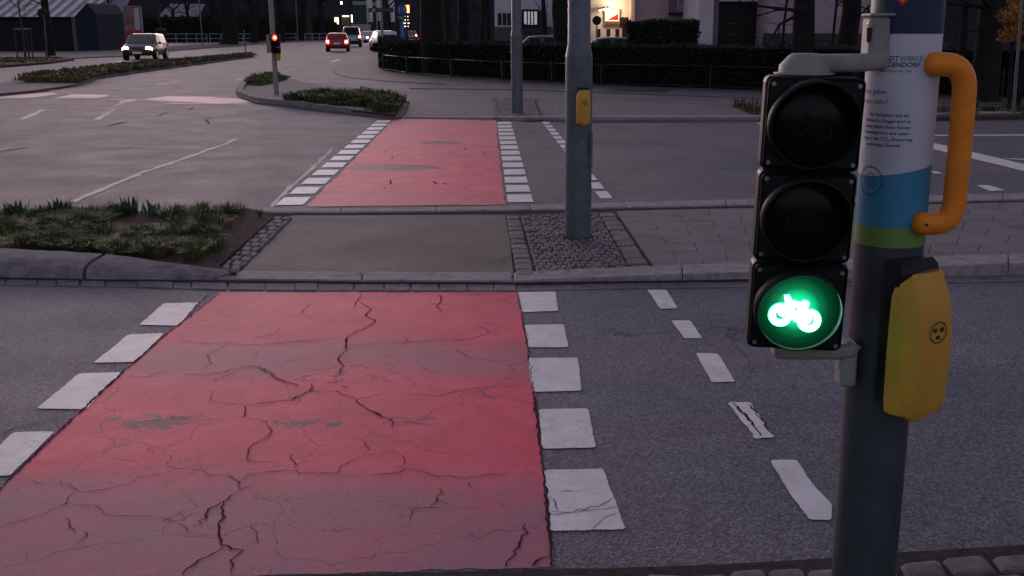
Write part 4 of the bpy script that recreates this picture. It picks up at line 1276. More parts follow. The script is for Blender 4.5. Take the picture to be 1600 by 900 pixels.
def car(label, paint, L=4.2, W=1.78, Ht=1.45, kind='hatch', head=None, tail=None, loc=(0,0,0), rot=0, cat='car', amber=False, poster=False, group=None):
    t = thing('car' if kind != 'van' else 'van', label, cat, loc, group, local=True); t.rotation_euler = (0,0,rot)
    hw = W/2; zb = Ht*.60  # belt
    if kind == 'estate': st_ = [(-.5,.42,.55,.0),(-.485,.30,.60,0),(-.44,.26,.62,.60),(-.40,.24,.62,.98),(.02,.22,.61,1.0),(.13,.22,.61,.98),(.27,.22,.60,.0),(.42,.24,.53,0),(.475,.26,.46,0),(.5,.32,.40,0)]
    elif kind == 'van': st_ = [(-.5,.25,.5,0),(-.49,.18,.58,.97),(-.30,.18,.58,1.0),(.20,.18,.58,1.0),(.30,.18,.58,.97),(.42,.2,.56,0),(.48,.2,.48,0),(.5,.26,.40,0)]
    else: st_ = [(-.5,.38,.55,0),(-.49,.28,.62,.0),(-.47,.25,.64,.72),(-.40,.23,.64,.97),(.0,.22,.62,1.0),(.12,.22,.62,.97),(.27,.22,.61,0),(.42,.24,.54,0),(.48,.26,.46,0),(.5,.32,.40,0)]
    body = MB(); vs_ = []; n = 12; top_info = []
    for y, zl, zbl, zt in st_:
        Y = y*L; taper = 1 - max(0, abs(y)-.38)*1.1
        w = hw*taper; z0 = zl*Ht*.72; z1 = zbl*Ht; zt_ = (zt*Ht if zt else z1+.035)
        wr = w*.80 if zt else w*.86
        if zt and zt < .9: wr = w*.84
        ring = [(-w*.80,z0),(-w*.97,z0+.06),(-w,z0+(z1-z0)*.55),(-w*.96,z1),(-wr,zt_-.05 if zt else zt_-.012),(-wr*.80,zt_)]
        ring = ring + [(-x,z) for x,z in reversed(ring)]
        vs_ += [(x,Y,z) for x,z in ring]; top_info.append((Y,w,z1,wr,zt_,zt))
    fs = []
    for i in range(len(st_)-1):
        for k in range(n): fs.append((i*n+k,(i+1)*n+k,(i+1)*n+(k+1)%n,i*n+(k+1)%n))
    fs.append(tuple(range(n))); fs.append(tuple(range((len(st_)-1)*n+n-1,(len(st_)-1)*n-1,-1)))
    body.add(vs_, fs, True); body.build('body', paint, t)
    V = lambda i, k: Vector(vs_[i*n+k])
    def pane(c, name='window', out=.012, m=m_glass, shrink=.88):
        cen = sum(c, Vector())/len(c); nn = (c[1]-c[0]).cross(c[2]-c[0]).normalized()
        if nn.dot(cen-Vector((0,0,Ht*.5))) < 0: nn = -nn
        q = MB(); q.add([cen+(p-cen)*shrink+nn*out for p in c], [tuple(range(len(c)))]); q.build(name, m, t)
    gi = [i for i, s_ in enumerate(st_) if s_[3]]
    i0, i1 = gi[0], gi[-1]
    # windscreen & rear window
    def quad(a, b, ka, kb): return [V(a,ka[0]).lerp(V(a,ka[1]),.1), V(a,ka[1]).lerp(V(a,ka[0]),.1), V(b,kb[1]), V(b,kb[0])]
    pane([V(i1+1,4),V(i1+1,7),V(i1,7),V(i1,4)], 'windscreen')
    if kind == 'van': pane([V(i0,3)+Vector((0,-.02,0)),V(i0,8)+Vector((0,-.02,0)),V(i0,7),V(i0,4)], 'rear_window', .02, m_glass, .8)
    elif kind == 'hatch': pane([V(i0,3).lerp(V(i0,4),.1),V(i0,8).lerp(V(i0,7),.1),V(i0+1,7),V(i0+1,4)], 'rear_window', .02)
    else: pane([V(i0-1,4),V(i0-1,7),V(i0+1,7),V(i0+1,4)], 'rear_window', .02)
    for a in range(i0, i1):
        if abs(st_[a+1][0]-st_[a][0]) < .1 and kind != 'van' and a == i0 and kind == 'estate': continue
        for ks in ((3,4),(8,7)):
            pane([V(a,ks[0]),V(a+1,ks[0]),V(a+1,ks[1]),V(a,ks[1])], 'side_window', .012, m_glass, .86)
    # front quarter between last greenhouse station and bonnet
    for ks in ((3,4),(8,7)): pane([V(i1,ks[0]),V(i1+1,ks[0]).lerp(V(i1,ks[0]),.3),V(i1,ks[1])], 'side_window', .012, m_glass, .8)
    # wheels
    for sy_ in (-1,1):
        for sx_ in (-1,1):
            c = Vector((sx_*(hw-.10), sy_*L*.305, .32))
            q = MB(); q.tube([c-Vector((.11*sx_,0,0)), c+Vector((.115*sx_,0,0))], .32, 24); wl = q.build('wheel', m_tyre, t)
            q = MB(); q.disc(c+Vector((.119*sx_,0,0)), (sx_,0,0), .21, 20); q.build('rim', m_rimm, wl)
    yf, yr = L/2, -L/2
    q = MB(); q.box((-hw*.55,yf-.10,Ht*.20),(hw*.55,yf+.012,Ht*.29)); q.build('grille', m_blkt, t)
    q = MB(); q.box((-hw*.9,yr-.02,.26),(hw*.9,yr+.15,.42)); q.build('rear_bumper', m_blkt if kind != 'estate' else paint, t)
    q = MB(); q.box((-.26,yr-.035,Ht*.40),(.26,yr-.022+.02,Ht*.40+.12)); q.build('plate', m_plate, t)
    q = MB(); q.box((-.26,yf+.014,.36),(.26,yf+.030,.47)); q.build('plate', m_plate, t)
    for sx_ in (-1,1):
        # headlights / tail lights
        c = Vector((sx_*hw*.68, yf-.04, Ht*.40))
        q = MB(); q.tube([c-Vector((0,.08,0)), c+Vector((0,.03,0))], [.17,.14], 16); q.build('headlight', head or m_glass, t)
        if amber:
            q = MB(); q.tube([c+Vector((sx_*.13,-.10,.04)), c+Vector((sx_*.16,-.03,.03))], [.09,.08], 10); q.build('indicator', m_amber, t)
        zc_ = Ht*(.52 if kind != 'van' else .50)
        x0 = sx_*hw*.93; x1 = sx_*hw*.68
        q = MB(); q.bbox((min(x0,x1), yr-.03, zc_-.13),(max(x0,x1), yr+.10, zc_+.15), .02); q.build('tail_light', tail or m_taild, t)
        if tail:
            q = MB(); cx_ = (x0+x1)/2; q.box((cx_-.06, yr-.036, zc_-.03),(cx_+.06, yr-.031, zc_+.10)); q.build('brake_light', m_tailc, t)
        # mirrors
        q = MB(); q.bbox((sx_*hw*1.0-.02 if sx_ > 0 else -hw-.16, L*.16, Ht*.60),(hw+.16 if sx_ > 0 else -hw+.02, L*.16+.10, Ht*.60+.13), .03); q.build('mirror', paint, t)
    if poster:
        q = MB(); q.box((-hw*.62, yr-.032, .62),(hw*.60, yr-.024, 1.12)); q.build('rear_poster', mat('poster_pale_blue', (.22,.45,.60), .5, .6, 6), t)
    return t
def heading(a, b):   # rotation so local +Y points from b to a
    d = (a-b); return math.atan2(-d.x, d.y)
fa, ra = G(215,95), G(253,87)
hd_ = heading(fa, ra)+R(4)
car('dark estate car with lit headlights driving towards the camera on the far left road', carpaint('paint_dark_red_black', (.035,.02,.022)), 4.4, 1.82, 1.47, 'estate', m_head, None,
    tuple(G(229,92.5)), R(-172), amber=True)
c2 = G(521.5, 81); 
car('red hatchback seen from behind with both brake lights glowing', carpaint('paint_red', (.26,.022,.012)), 3.7, 1.78, 1.44, 'hatch', None, m_tail, (c2.x, c2.y+1.8, 0), R(9))
c3 = G(543, 73.5)
car('dark van with a pale blue poster on its rear door', carpaint('paint_black', (.02,.02,.022)), 4.6, 1.9, 1.98, 'van', None, m_tail, (c3.x, c3.y+2.3, 0), R(12), 'van', poster=True)
c4 = G(575, 67)
car('silver oncoming car with glaring white headlights', carpaint('paint_silver', (.32,.30,.30)), 4.4, 1.8, 1.46, 'estate', m_headw, None, (c4.x, c4.y, 0), R(180-8))
c5 = G(600, 79.0)
car('white car half hidden behind the left end of the long hedge', carpaint('paint_white', (.62,.60,.60)), 4.3, 1.85, 1.62, 'hatch', None, None, (c5.x, c5.y, 0), R(20))
c5 = G(588, 66)
car('distant grey car queuing behind the silver car', carpaint('paint_grey', (.22,.20,.20)), 4.3, 1.8, 1.5, 'estate', None, None, (c5.x-1, c5.y, 0), R(170))
c6 = G(643, 63.2)
car('distant car with red tail lights seen over the long hedge', carpaint('paint_dark_grey', (.15,.13,.14)), 4.2, 1.8, 1.5, 'hatch', None, m_tail, (c6.x, c6.y, 0), R(8))
c7 = G(679, 62)
car('distant dark car with one red tail light showing between the tree trunks', carpaint('paint_navy', (.05,.05,.07)), 4.2, 1.8, 1.45, 'hatch', None, m_tail, (c7.x-.9, c7.y, 0), R(10))
c8 = P(850, 80, 42)
car('dark parked car whose pale roof shows above the hedge between the two thick masts', carpaint('paint_dusk', (.06,.055,.06)), 4.3, 1.8, 1.48, 'estate', None, None, (c8.x, 42, 0), R(88))
c9 = P(952, 80, 40)
car('dark parked car just showing above the hedge below the lit sign', carpaint('paint_dusk_dark', (.05,.05,.055)), 4.2, 1.8, 1.44, 'hatch', None, None, (c9.x, 40, 0), R(92))

# ------------------------------------------------------------------ buildings
m_win = mat('window_glass', (.03,.035,.045), .1)
m_winl = mat('window_curtain', (.22,.23,.25), .3, .3, 2)
def wbox(name, px0, px1, Y, h, m, parent, y_back=6, z0=0, pytop=None):
    x0, x1 = P(px0,46,Y).x, P(px1,46,Y).x
    q = MB(); q.box((x0,Y,z0),(x1,Y+y_back,h)); return q.build(name, m, parent)
def window(px0, px1, py0, py1, Y, parent, m=None, frame=None, fw=.08, bars=1):
    a, b = P(px0,py1,Y), P(px1,py0,Y)
    f = MB(); y0, y1 = Y-.05, Y+.02
    f.box((a.x-fw,y0,a.z-fw),(a.x,y1,b.z+fw)); f.box((b.x,y0,a.z-fw),(b.x+fw,y1,b.z+fw)); f.box((a.x,y0,b.z),(b.x,y1,b.z+fw)); f.box((a.x,y0,a.z-fw),(b.x,y1,a.z))
    for k in range(bars):
        xm = a.x+(b.x-a.x)*(k+1)/(bars+1); f.box((xm-fw*.3,y0+.01,a.z),(xm+fw*.3,y1,b.z))
    o = f.build('window', frame or m_blkt, parent)
    q = MB(); q.box((a.x,Y-.03,a.z),(b.x,Y-.012,b.z)); q.build('pane', m or m_win, o)
    return o
# blue shed with pale corrugated roof, far left
def corr(name, c1, c2, sc, ax='X'):
    m, nt, b = nodes(name); co = coord(nt)
    wv = nt.nodes.new('ShaderNodeTexWave'); wv.bands_direction = ax; wv.inputs['Scale'].default_value = sc; wv.inputs['Distortion'].default_value = .4
    nt.links.new(co, wv.inputs['Vector'])
    c = ramp(nt, wv.outputs['Fac'], [(.2, c1), (.8, c2)])
    c = mix(nt, ramp(nt, noise(nt, co, 1.5, 5, .7), [(.4,0.0),(.7,.6)]), c, tuple(x*.5 for x in c1))
    nt.links.new(c, b.inputs['Base Color']); b.inputs['Roughness'].default_value = .6
    bump(nt, b, wv.outputs['Fac'], .5, .03); return m
m_shed = mat('blue_boards', (.012,.014,.022), .8, .3, 3); m_roofm = corr('corrugated_roof', (.14,.14,.16), (.62,.60,.64), .35)
YS = 88
sh = thing('shed', 'low blue-black shed with a pale corrugated roof on the far left', 'shed', (P(60,46,YS).x, YS, 0))
xl, xr = P(-120,46,YS).x, P(118,46,YS).x; ze = P(60,25.5,YS).z; zr = P(60,4,YS).z
q = MB(); q.box((xl,YS,0),(xr,YS+7,ze)); q.build('wall', m_shed, sh)
q = MB(); q.add([(xl-.3,YS-.5,ze-.05),(xr+.2,YS-.5,ze-.05),(xr+1.3,YS+3.5,zr+.3),(xl-.3,YS+3.5,zr+.3),(xl-.3,YS+7.5,ze),(xr+.3,YS+7.5,ze)], [(0,1,2,3),(3,2,5,4),(1,5,2)]); q.build('roof', m_roofm, sh)
q = MB(); q.box((xr-.15,YS-.25,0),(xr+.18,YS-.02,ze+.05)); q.build('corner_post', mat('post_wood', (.12,.11,.11), .8), sh)
gb = thing('gabled_porch', 'dark blue gabled end beside the corrugated shed', 'shed', (P(135,46,YS-1).x, YS-1, 0))
x0, x1 = P(119,46,YS-1).x, P(152,46,YS-1).x
q = MB(); zt_ = P(140,5,YS-1).z; q.add([(x0,YS-1,0),(x1,YS-1,0),(x1,YS-1,ze+.2),((x0+x1)/2+.2,YS-1,zt_),(x0,YS-1,ze)]+[(x0,YS+5,0),(x1,YS+5,0),(x1,YS+5,ze+.2),((x0+x1)/2+.2,YS+5,zt_),(x0,YS+5,ze)],
    [(0,1,2,3,4),(1,6,7,2),(5,0,4,9),(2,7,8,3),(3,8,9,4)]); q.build('wall', mat('blue_gable', (.012,.016,.034), .8), gb)
YB = 172
hb = thing('back_building', 'long dark flat building with pale sloping roof panels behind the blue shed', 'building', (P(250,46,YB).x, YB, 0))
wbox('wall', 148, 480, YB, P(200,24,YB).z, mat('dark_wall', (.016,.014,.016), .8), hb, 8)
for (a, b, y0, y1) in ((118,165,24,-6), (148,196,22,-8), (250,312,26,6)):
    xa, xb = P(a,46,YB).x, P(b,46,YB).x; z0, z1 = P(a,y0,YB-.4).z, P(a,y1,YB+4).z
    q = MB(); q.add([(xa,YB-.4,z0),(xb,YB-.4,z0),(xb,YB+4,z1),(xa+.5,YB+4,z1)], [(0,1,2,3)]); q.build('roof_panel', mat('roof_sheet', (.20,.20,.23), .6), hb)
# advertising pillar with poster
YP = 84
ad = thing('advertising_board', 'tall advertising board with a red and brown poster behind the dark estate car', 'advertising board', (P(209,46,YP).x, YP, 0))
xa, xb = P(195,46,YP).x, P(222,46,YP).x; z0, z1 = P(208,61,YP).z, P(208,9,YP).z
q = MB(); q.box((xa,YP,z0),(xb,YP+.3,z1)); q.box((xa,YP,0),(xa+.12,YP+.3,z0)); q.box((xb-.12,YP,0),(xb,YP+.3,z0)); q.build('frame', mat('frame_grey',(.2,.19,.2)), ad)
zs1 = z0+(z1-z0)*.27
q = MB(); q.box((xa+.08,YP-.02,zs1),(xb-.08,YP-.003,z1-.08)); q.build('poster', mat('poster_brown',(.20,.10,.10),.5,.7,1.2), ad)
q = MB(); q.box((xa+.06,YP-.022,z0+.1),(xb-.06,YP-.003,zs1)); q.build('red_band', mat('poster_red',(.45,.02,.03),.5,.15,2), ad)
q = MB(); q.box((xa+(xb-xa)*.62,YP-.03,zs1+.02),(xb-.12,YP-.021,z1-.15)); q.build('white_panel', mat('poster_white',(.38,.37,.42),.5,.15,2), ad)
def sign_text(body, c, size, m, parent, yoff=0, name='lettering', bold=0):
    vs_, fs = textmesh(body, size, bold)
    x0 = min(v.x for v in vs_); x1 = max(v.x for v in vs_)
    q = MB(); q.add([(c.x+v.x-(x0+x1)/2, c.y+yoff, c.z+v.y) for v in vs_], fs); return q.build(name, m, parent)

# main road end: dark commercial block with banners, lit bits
YC = 230
cb = thing('commercial_building', 'dark commercial block with lit windows at the far end of the main road', 'building', (P(575,46,YC).x, YC, 0))
wbox('wall', 480, 662, YC, 14, mat('dark_facade', (.035,.028,.034), .8, .4, .4), cb, 12)
m_lit = emit('lit_window_warm', (1,.75,.45), 1.1); m_lit2 = emit('lit_window_white', (.9,.9,1), 1.3); m_lit3 = emit('lit_strip', (1,.9,.75), 2.5)
for (a,b,c,d,m) in ((523,529,27,38,m_lit),(549,552,23,35,m_lit2),(534,546,26,40,mat('window_amber',(.22,.13,.08))),(532,535,2,7,m_lit2),(551,575,2,8,m_winl),(580,592,3,9,m_winl),(596,612,2,9,m_win),(610,614,20,24,m_lit3)):
    window(a,b,c,d,YC,cb,m,m_blkt,.12,0)
q = MB(); a, b = P(535,26.0,YC-.1), P(545,24.6,YC-.1); q.box((a.x,YC-.15,a.z),(b.x,YC-.06,b.z)); q.build('light_strip', m_lit3, cb)
gbx = thing('grey_kiosk', 'dark slate-green kiosk block standing in front of the commercial block', 'kiosk', (P(562,46,215).x,215,0))
wbox('wall', 551.5, 574, 215, P(562,11,215).z, mat('slate_green', (.035,.05,.05), .7), gbx, 6)
wbox('plinth', 549, 578, 214.5, P(562,38,215).z, mat('plinth_pale', (.30,.26,.28), .7), gbx, 1)
bn = [(578,0,34,'white hanging banner with dark lettering left of the direction sign pole'),(593,-4,32,'white hanging banner partly behind the direction sign pole'),(612.5,-2,34,'white hanging banner right of the direction sign pole')]
for px, y0, y1, lb in bn:
    bt_ = thing('banner', lb, 'banner', (P(px,46,190).x,190,0), 'white banners at the far end of the road')
    a, b = P(px-3.2,y1,190), P(px+3.0,y0-12,190)
    q = MB(); q.tube([(a.x-.12,190.05,0),(a.x-.12,190.05,b.z+.3)], .06, 8); q.build('pole', m_rimm, bt_)
    q = MB(); q.box((a.x,190,a.z),(b.x,190.03,b.z)); q.build('cloth', mat('banner_cloth',(.62,.58,.62),.7,.1,2), bt_)
    q = MB()
    for k in range(6):
        z = a.z+.25+k*.36; q.box((a.x+.12,189.97,z),(a.x+.30,189.99,z+.24)); 
    q.build('printed_strip', m_blkt, bt_)

# direction sign on its pole; round blue sign; blue pylon; lit display
pd = G(596, 66, 0); YD = pd.y
dsg = thing('direction_sign', 'brown direction sign board on a slim pole at the corner beyond the hedge', 'sign', (P(597,46,60).x,60,0))
XD = P(597,46,60).x
MB().tube([(XD,60,0),(XD,60,P(597,5,60).z)], .07, 10).build('pole', m_gal_lt, dsg)
a, b = P(577,19,59.9), P(615,12.5,59.9)
q = MB(); q.box((a.x,59.86,a.z),(b.x,59.92,b.z)); q.build('board', mat('sign_dark',(.06,.035,.035),.5), dsg)
q = MB(); q.box((a.x+.5,59.84,a.z+.08),(b.x-.15,59.855,b.z-.08)); q.build('lettering_band', mat('sign_mid',(.12,.09,.09),.5,.8,9), dsg)
q = MB(); q.disc((a.x+.25,59.84,(a.z+b.z)/2),(0,-1,0),.09,16); q.build('badge', mat('sign_pale',(.4,.38,.38)), dsg)
rs = thing('round_blue_sign', 'round blue cycle and footway sign on a pole in front of the orange lit display', 'sign', (P(628,46,62).x,62,0))
XR = P(628,46,62).x
MB().tube([(XR+.05,62.1,0),(XR+.05,62.1,P(628,6,62).z)], .04, 8).build('pole', m_gal_lt, rs)
c = P(628,15.5,62); MB().tube([(c.x,61.99,c.z),(c.x,62.03,c.z)], .30, 28).build('disc', mat('sign_blue',(.01,.06,.30),.4), rs)
q = MB(); q.box((c.x-.012,61.975,c.z-.22),(c.x+.012,61.985,c.z+.22))
for dx in (-.13,.13):
    q.disc((c.x+dx,61.98,c.z+.12),(0,-1,0),.035,12)
    q.box((c.x+dx-.035,61.975,c.z-.05),(c.x+dx+.035,61.985,c.z+.08)); q.box((c.x+dx-.03,61.975,c.z-.17),(c.x+dx-.008,61.985,c.z-.05)); q.box((c.x+dx+.008,61.975,c.z-.17),(c.x+dx+.03,61.985,c.z-.05))
q.build('pictogram', mat('sign_pictogram',(.35,.38,.45)), rs)
c = P(628.5,28,62); q = MB(); q.bbox((c.x-.24,61.98,c.z-.09),(c.x+.24,62.03,c.z+.09),.01); q.build('small_green_sign', mat('sign_green',(.03,.20,.11),.4), rs)
q = MB(); q.box((c.x-.10,61.965,c.z-.05),(c.x+.02,61.975,c.z+.05)); q.build('pictogram', mat('sign_pictogram_w',(.4,.5,.45)), rs)
bp = thing('blue_pylon', 'narrow bright blue pylon under the round blue sign', 'pylon', (P(627,46,75).x,75,0))
q = MB(); a = P(625,53,75); b = P(629.5,33,75); q.box((a.x,75,0),(b.x,75.2,b.z)); q.build('panel', mat('pylon_blue',(.02,.12,.5),.4), bp)
q = MB(); q.box((a.x-.05,74.95,0),(b.x+.05,75.25,.12)); q.build('base', m_blkt, bp)
ld = thing('lit_display', 'orange glowing display box on a mast behind the round blue sign', 'display', (P(636,46,85).x,85,0))
a, b = P(629,22,85), P(640,6,85)
q = MB(); q.box((a.x,85,a.z),(b.x,85.2,b.z)); q.build('housing', m_blkt, ld)
q = MB()
q.box((b.x-.22,84.97,a.z+.1),(b.x-.05,84.99,b.z-.1)); q.build('light_edge', emit('orange_edge',(1,.35,.08),4), ld)
q = MB(); q.box((a.x+.1,84.975,a.z+.1),(b.x-.24,84.985,b.z-.1)); q.build('screen', emit('orange_screen',(1,.3,.08),.6), ld)
MB().tube([((a.x+b.x)/2,85.1,0),((a.x+b.x)/2,85.1,a.z)], .08, 8).build('mast', m_blkt, ld)
for k, (y, w_) in enumerate(((25.5,5),(31,5),(36,8.5),(41,6))):
    a = P(635-w_/2,y+1,100); b = P(635+w_/2,y-.4,100)
    o = MB().box((a.x,100,a.z),(b.x,100.1,b.z)).build('light_tube', emit('tube_white',(1,.95,.85),1.6), None, (a.x,100,a.z))
    tag(o, ('topmost','second','third and widest','lowest')[k]+' of four white light bars stacked beside the blue pylon', 'light', 'white light bars')

# white house (left of the mast), white cinema with lit sign, pink house, garages
m_wh = mat('render_white', (.62,.58,.66), .9, .1, .6); m_pink = mat('render_pink', (.50,.34,.38), .9, .12, .7); m_pale = mat('render_pale', (.58,.50,.58), .9, .1, .7)
YW = 62
h1 = thing('white_house', 'white house with small tall windows behind the hedge and bare trees', 'house', (P(830,46,YW).x,YW,0))
wbox('wall', 773, 876, YW, 8, m_wh, h1, 8)
wbox('plinth', 772.5, 876.5, YW-.1, P(800,42,YW).z, mat('plinth_dark',(.1,.09,.1)), h1, 1)
for px in (779.5,787,794,866,872): window(px,px+2.6,22,38,YW,h1,m_win,m_blkt,.05,0)
window(819,839,18,38.5,YW-.3,h1,emit('lit_blinds',(.85,.9,1),.16),m_blkt,.12,3)
wbox('bay', 815,854,YW-.28,P(830,16.5,YW).z,mat('bay_dark',(.05,.05,.05)),h1,.27,P(830,52,YW).z)
YL = 58
h2 = thing('white_hall', 'white hall with a small warmly lit poster sign on its wall', 'building', (P(960,46,YL).x,YL,0))
wbox('wall', 918, 991, YL, 9, mat('hall_white',(.62,.55,.60),.9,.1,.6), h2, 10)
for px in (933.5,949,962.5): window(px,px+3.6,46.5,60,YL,h2,m_win,m_blkt,.04,0)
window(972,986,30,40,YL,h2,m_win,m_blkt,.1,0)
wbox('doorway', 972,987,YL-.04,P(979,29,YL).z,m_blkt,h2,.03)
m_warm = emit('lit_poster',(1,.72,.38),1.5)
ls = thing('lit_poster_sign', 'small warmly lit poster sign with a dark red corner on the white hall wall', 'sign', (P(957,46,YL-.2).x,YL-.2,P(957,38,YL).z))
a, b = P(946,37,YL-.15), P(967,16,YL-.15)
q = MB(); q.box((a.x-.06,YL-.14,a.z-.06),(b.x+.06,YL-.05,b.z+.06)); q.build('frame', mat('sign_frame',(.3,.2,.12)), ls)
q = MB(); q.box((a.x,YL-.17,a.z+.14),(b.x,YL-.145,b.z)); q.build('panel', m_warm, ls)
q = MB(); q.add([(a.x+.06,YL-.18,a.z+.18),(b.x-.02,YL-.18,a.z+.18),(b.x-.02,YL-.18,a.z+.52)], [(0,1,2)]); q.build('red_corner', mat('poster_darkred',(.35,.02,.02)), ls)
q = MB(); q.box((a.x,YL-.172,a.z),(b.x,YL-.146,a.z+.10)); q.build('lower_band', mat('poster_band',(.20,.06,.04)), ls)
sign_text('Cinema', P(956,23,YL-.19), .17, mat('poster_print',(.4,.1,.05)), ls)
for k, px in enumerate((938,944,950)):
    c = P(px, 13.5-k*.9, YL-.5)
    o = thing('wall_lamp', ('left','middle','right')[k]+' one of three small warm spotlights above the lit poster sign', 'lamp', (c.x,YL,c.z), 'spotlights above the poster')
    MB().tube([(c.x,YL,c.z+.05),(c.x,YL-.4,c.z+.05)], .02, 6).build('arm', m_blkt, o)
    MB().tube([(c.x,YL-.38,c.z+.03),(c.x,YL-.46,c.z-.08)], [.05,.08], 10).build('shade', m_blkt, o)
    MB().tube([(c.x,YL-.455,c.z-.07),(c.x,YL-.475,c.z-.10)], [.06,.05], 10).build('bulb', emit('warm_bulb',(1,.75,.4),14), o)
ll_ = bpy.data.lights.new('poster_lamp','POINT'); lo = bpy.data.objects.new('poster_lamp', ll_); COL.objects.link(lo)
ll_.energy = 45; ll_.color = (1,.72,.35); ll_.shadow_soft_size = .2; lo.location = (P(957,10,YL-.7).x, YL-.7, P(957,12,YL).z)
# round sign seen from behind on the hall's forecourt
o = thing('back_of_round_sign', 'dark back of a round road sign on a pole before the white hall', 'sign', (P(932.5,46,36).x,36,0))
c = P(932.5,32,36); MB().tube([(c.x,36.03,0),(c.x,36.03,c.z)], .025, 8).build('pole', m_rimm, o); MB().tube([(c.x,35.98,c.z),(c.x,36.01,c.z)], .15, 24).build('disc', m_blkt, o)
YK = 52
h3 = thing('pink_house', 'pink rendered house with a glazed oriel window above the raised hedge', 'house', (P(1050,46,YK).x,YK,0))
wbox('wall', 996, 1094, YK, 8, m_pink, h3, 8)
q = MB(); a = P(993.5,46,YK-.15); q.tube([(a.x,YK-.15,0),(a.x,YK-.15,8)], .06, 8); q.build('downpipe', m_gal_lt, h3)
wbox('oriel', 1046,1093,YK-.5,5,mat('oriel_pink',(.20,.13,.155),.9), h3, .5, P(1050,24,YK-.5).z)
wbox('oriel_sill', 1044,1093.5,YK-.56,P(1050,20.5,YK).z,m_blkt, h3, .06, P(1050,23.5,YK-.5).z)
window(1059,1075,-20,16,YK-.58,h3,m_winl,m_rimm,.04,0); window(1078,1092,-20,16,YK-.58,h3,m_winl,m_rimm,.04,0)
YG = 46
h4 = thing('garage_block', 'pale pillared building with a dark garage door right of the pink house', 'building', (P(1160,46,YG).x,YG,0))
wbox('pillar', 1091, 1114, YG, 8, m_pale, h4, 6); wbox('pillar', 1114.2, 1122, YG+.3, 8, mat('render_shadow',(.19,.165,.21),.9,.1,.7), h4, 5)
wbox('door_recess', 1122, 1193, YG+.6, P(1150,0,YG).z-.1, mat('garage_door',(.012,.011,.013),.5,.3,1), h4, 5)
wbox('lintel', 1116, 1196, YG+.4, 8, m_pale, h4, 5, P(1150,2,YG).z)
wbox('pillar', 1193.2, 1200, YG, 8, m_pale, h4, 6)
for py in (37,54):
    for px in (1137,1178): wbox('door_handle', px, px+14, YG+.57, P(1150,py-.6,YG).z, mat('dull_metal',(.09,.08,.085)), h4, .02, P(1150,py+.6,YG).z)
YM = 44
h5 = thing('mauve_house', 'mauve grey house wall seen between the dark trunks behind the signal', 'house', (P(1400,46,YM).x,YM,0))
wbox('wall', 1200.3, 1372, YM, 8, mat('render_mauve',(.38,.28,.34),.9,.25,.5), h5, 6)
wbox('plinth', 1200.3, 1372.5, YM-.1, P(1300,52,YM).z, mat('plinth_mauve',(.05,.04,.05)), h5, 1)
h6 = thing('dark_barn', 'dark timber building behind the trunks right of the signal mast', 'building', (P(1600,46,48).x,48,0))
wbox('wall', 1372, 1800, 48, 6, mat('barn_timber',(.035,.03,.035),.9,.4,.7), h6, 6)
wbox('plinth', 1371, 1801, 47.9, .9, m_blkt, h6, .1)
# far roofline so the street is closed off behind the trees
for k, (a, b, Yf, hh, c_, lb) in enumerate(((-700,150,170,7,(.05,.045,.055),'long dark block far behind the blue shed'),(150,420,260,12,(.03,.026,.032),'dark building behind the bare trees left of the main road'),(420,520,240,13,(.035,.03,.036),'dark distant building left of the commercial block'),(655,780,118,9,(.032,.028,.034),'dark building behind the thick trunks right of the main road'),(865,925,90,9,(.025,.022,.028),'dark house behind the thick mast of the middle island'))):
    o = thing('distant_building', lb, 'building', (P((a+b)/2,46,Yf).x,Yf,0))
    wbox('wall', a, b, Yf, hh, mat('distant_wall_%s' % ('a','b','c','d','e')[k], c_, .9, .3, .3), o, 8)
    for i in range(14 if k != 4 else 2):
        px = a+(b-a)*(i+.5)/(14 if k != 4 else 2); 
        if random.random() < .5: continue
        window(px, px+2.5, random.uniform(8,12), random.uniform(20,26), Yf, o, m_win, m_blkt, .08, 0)

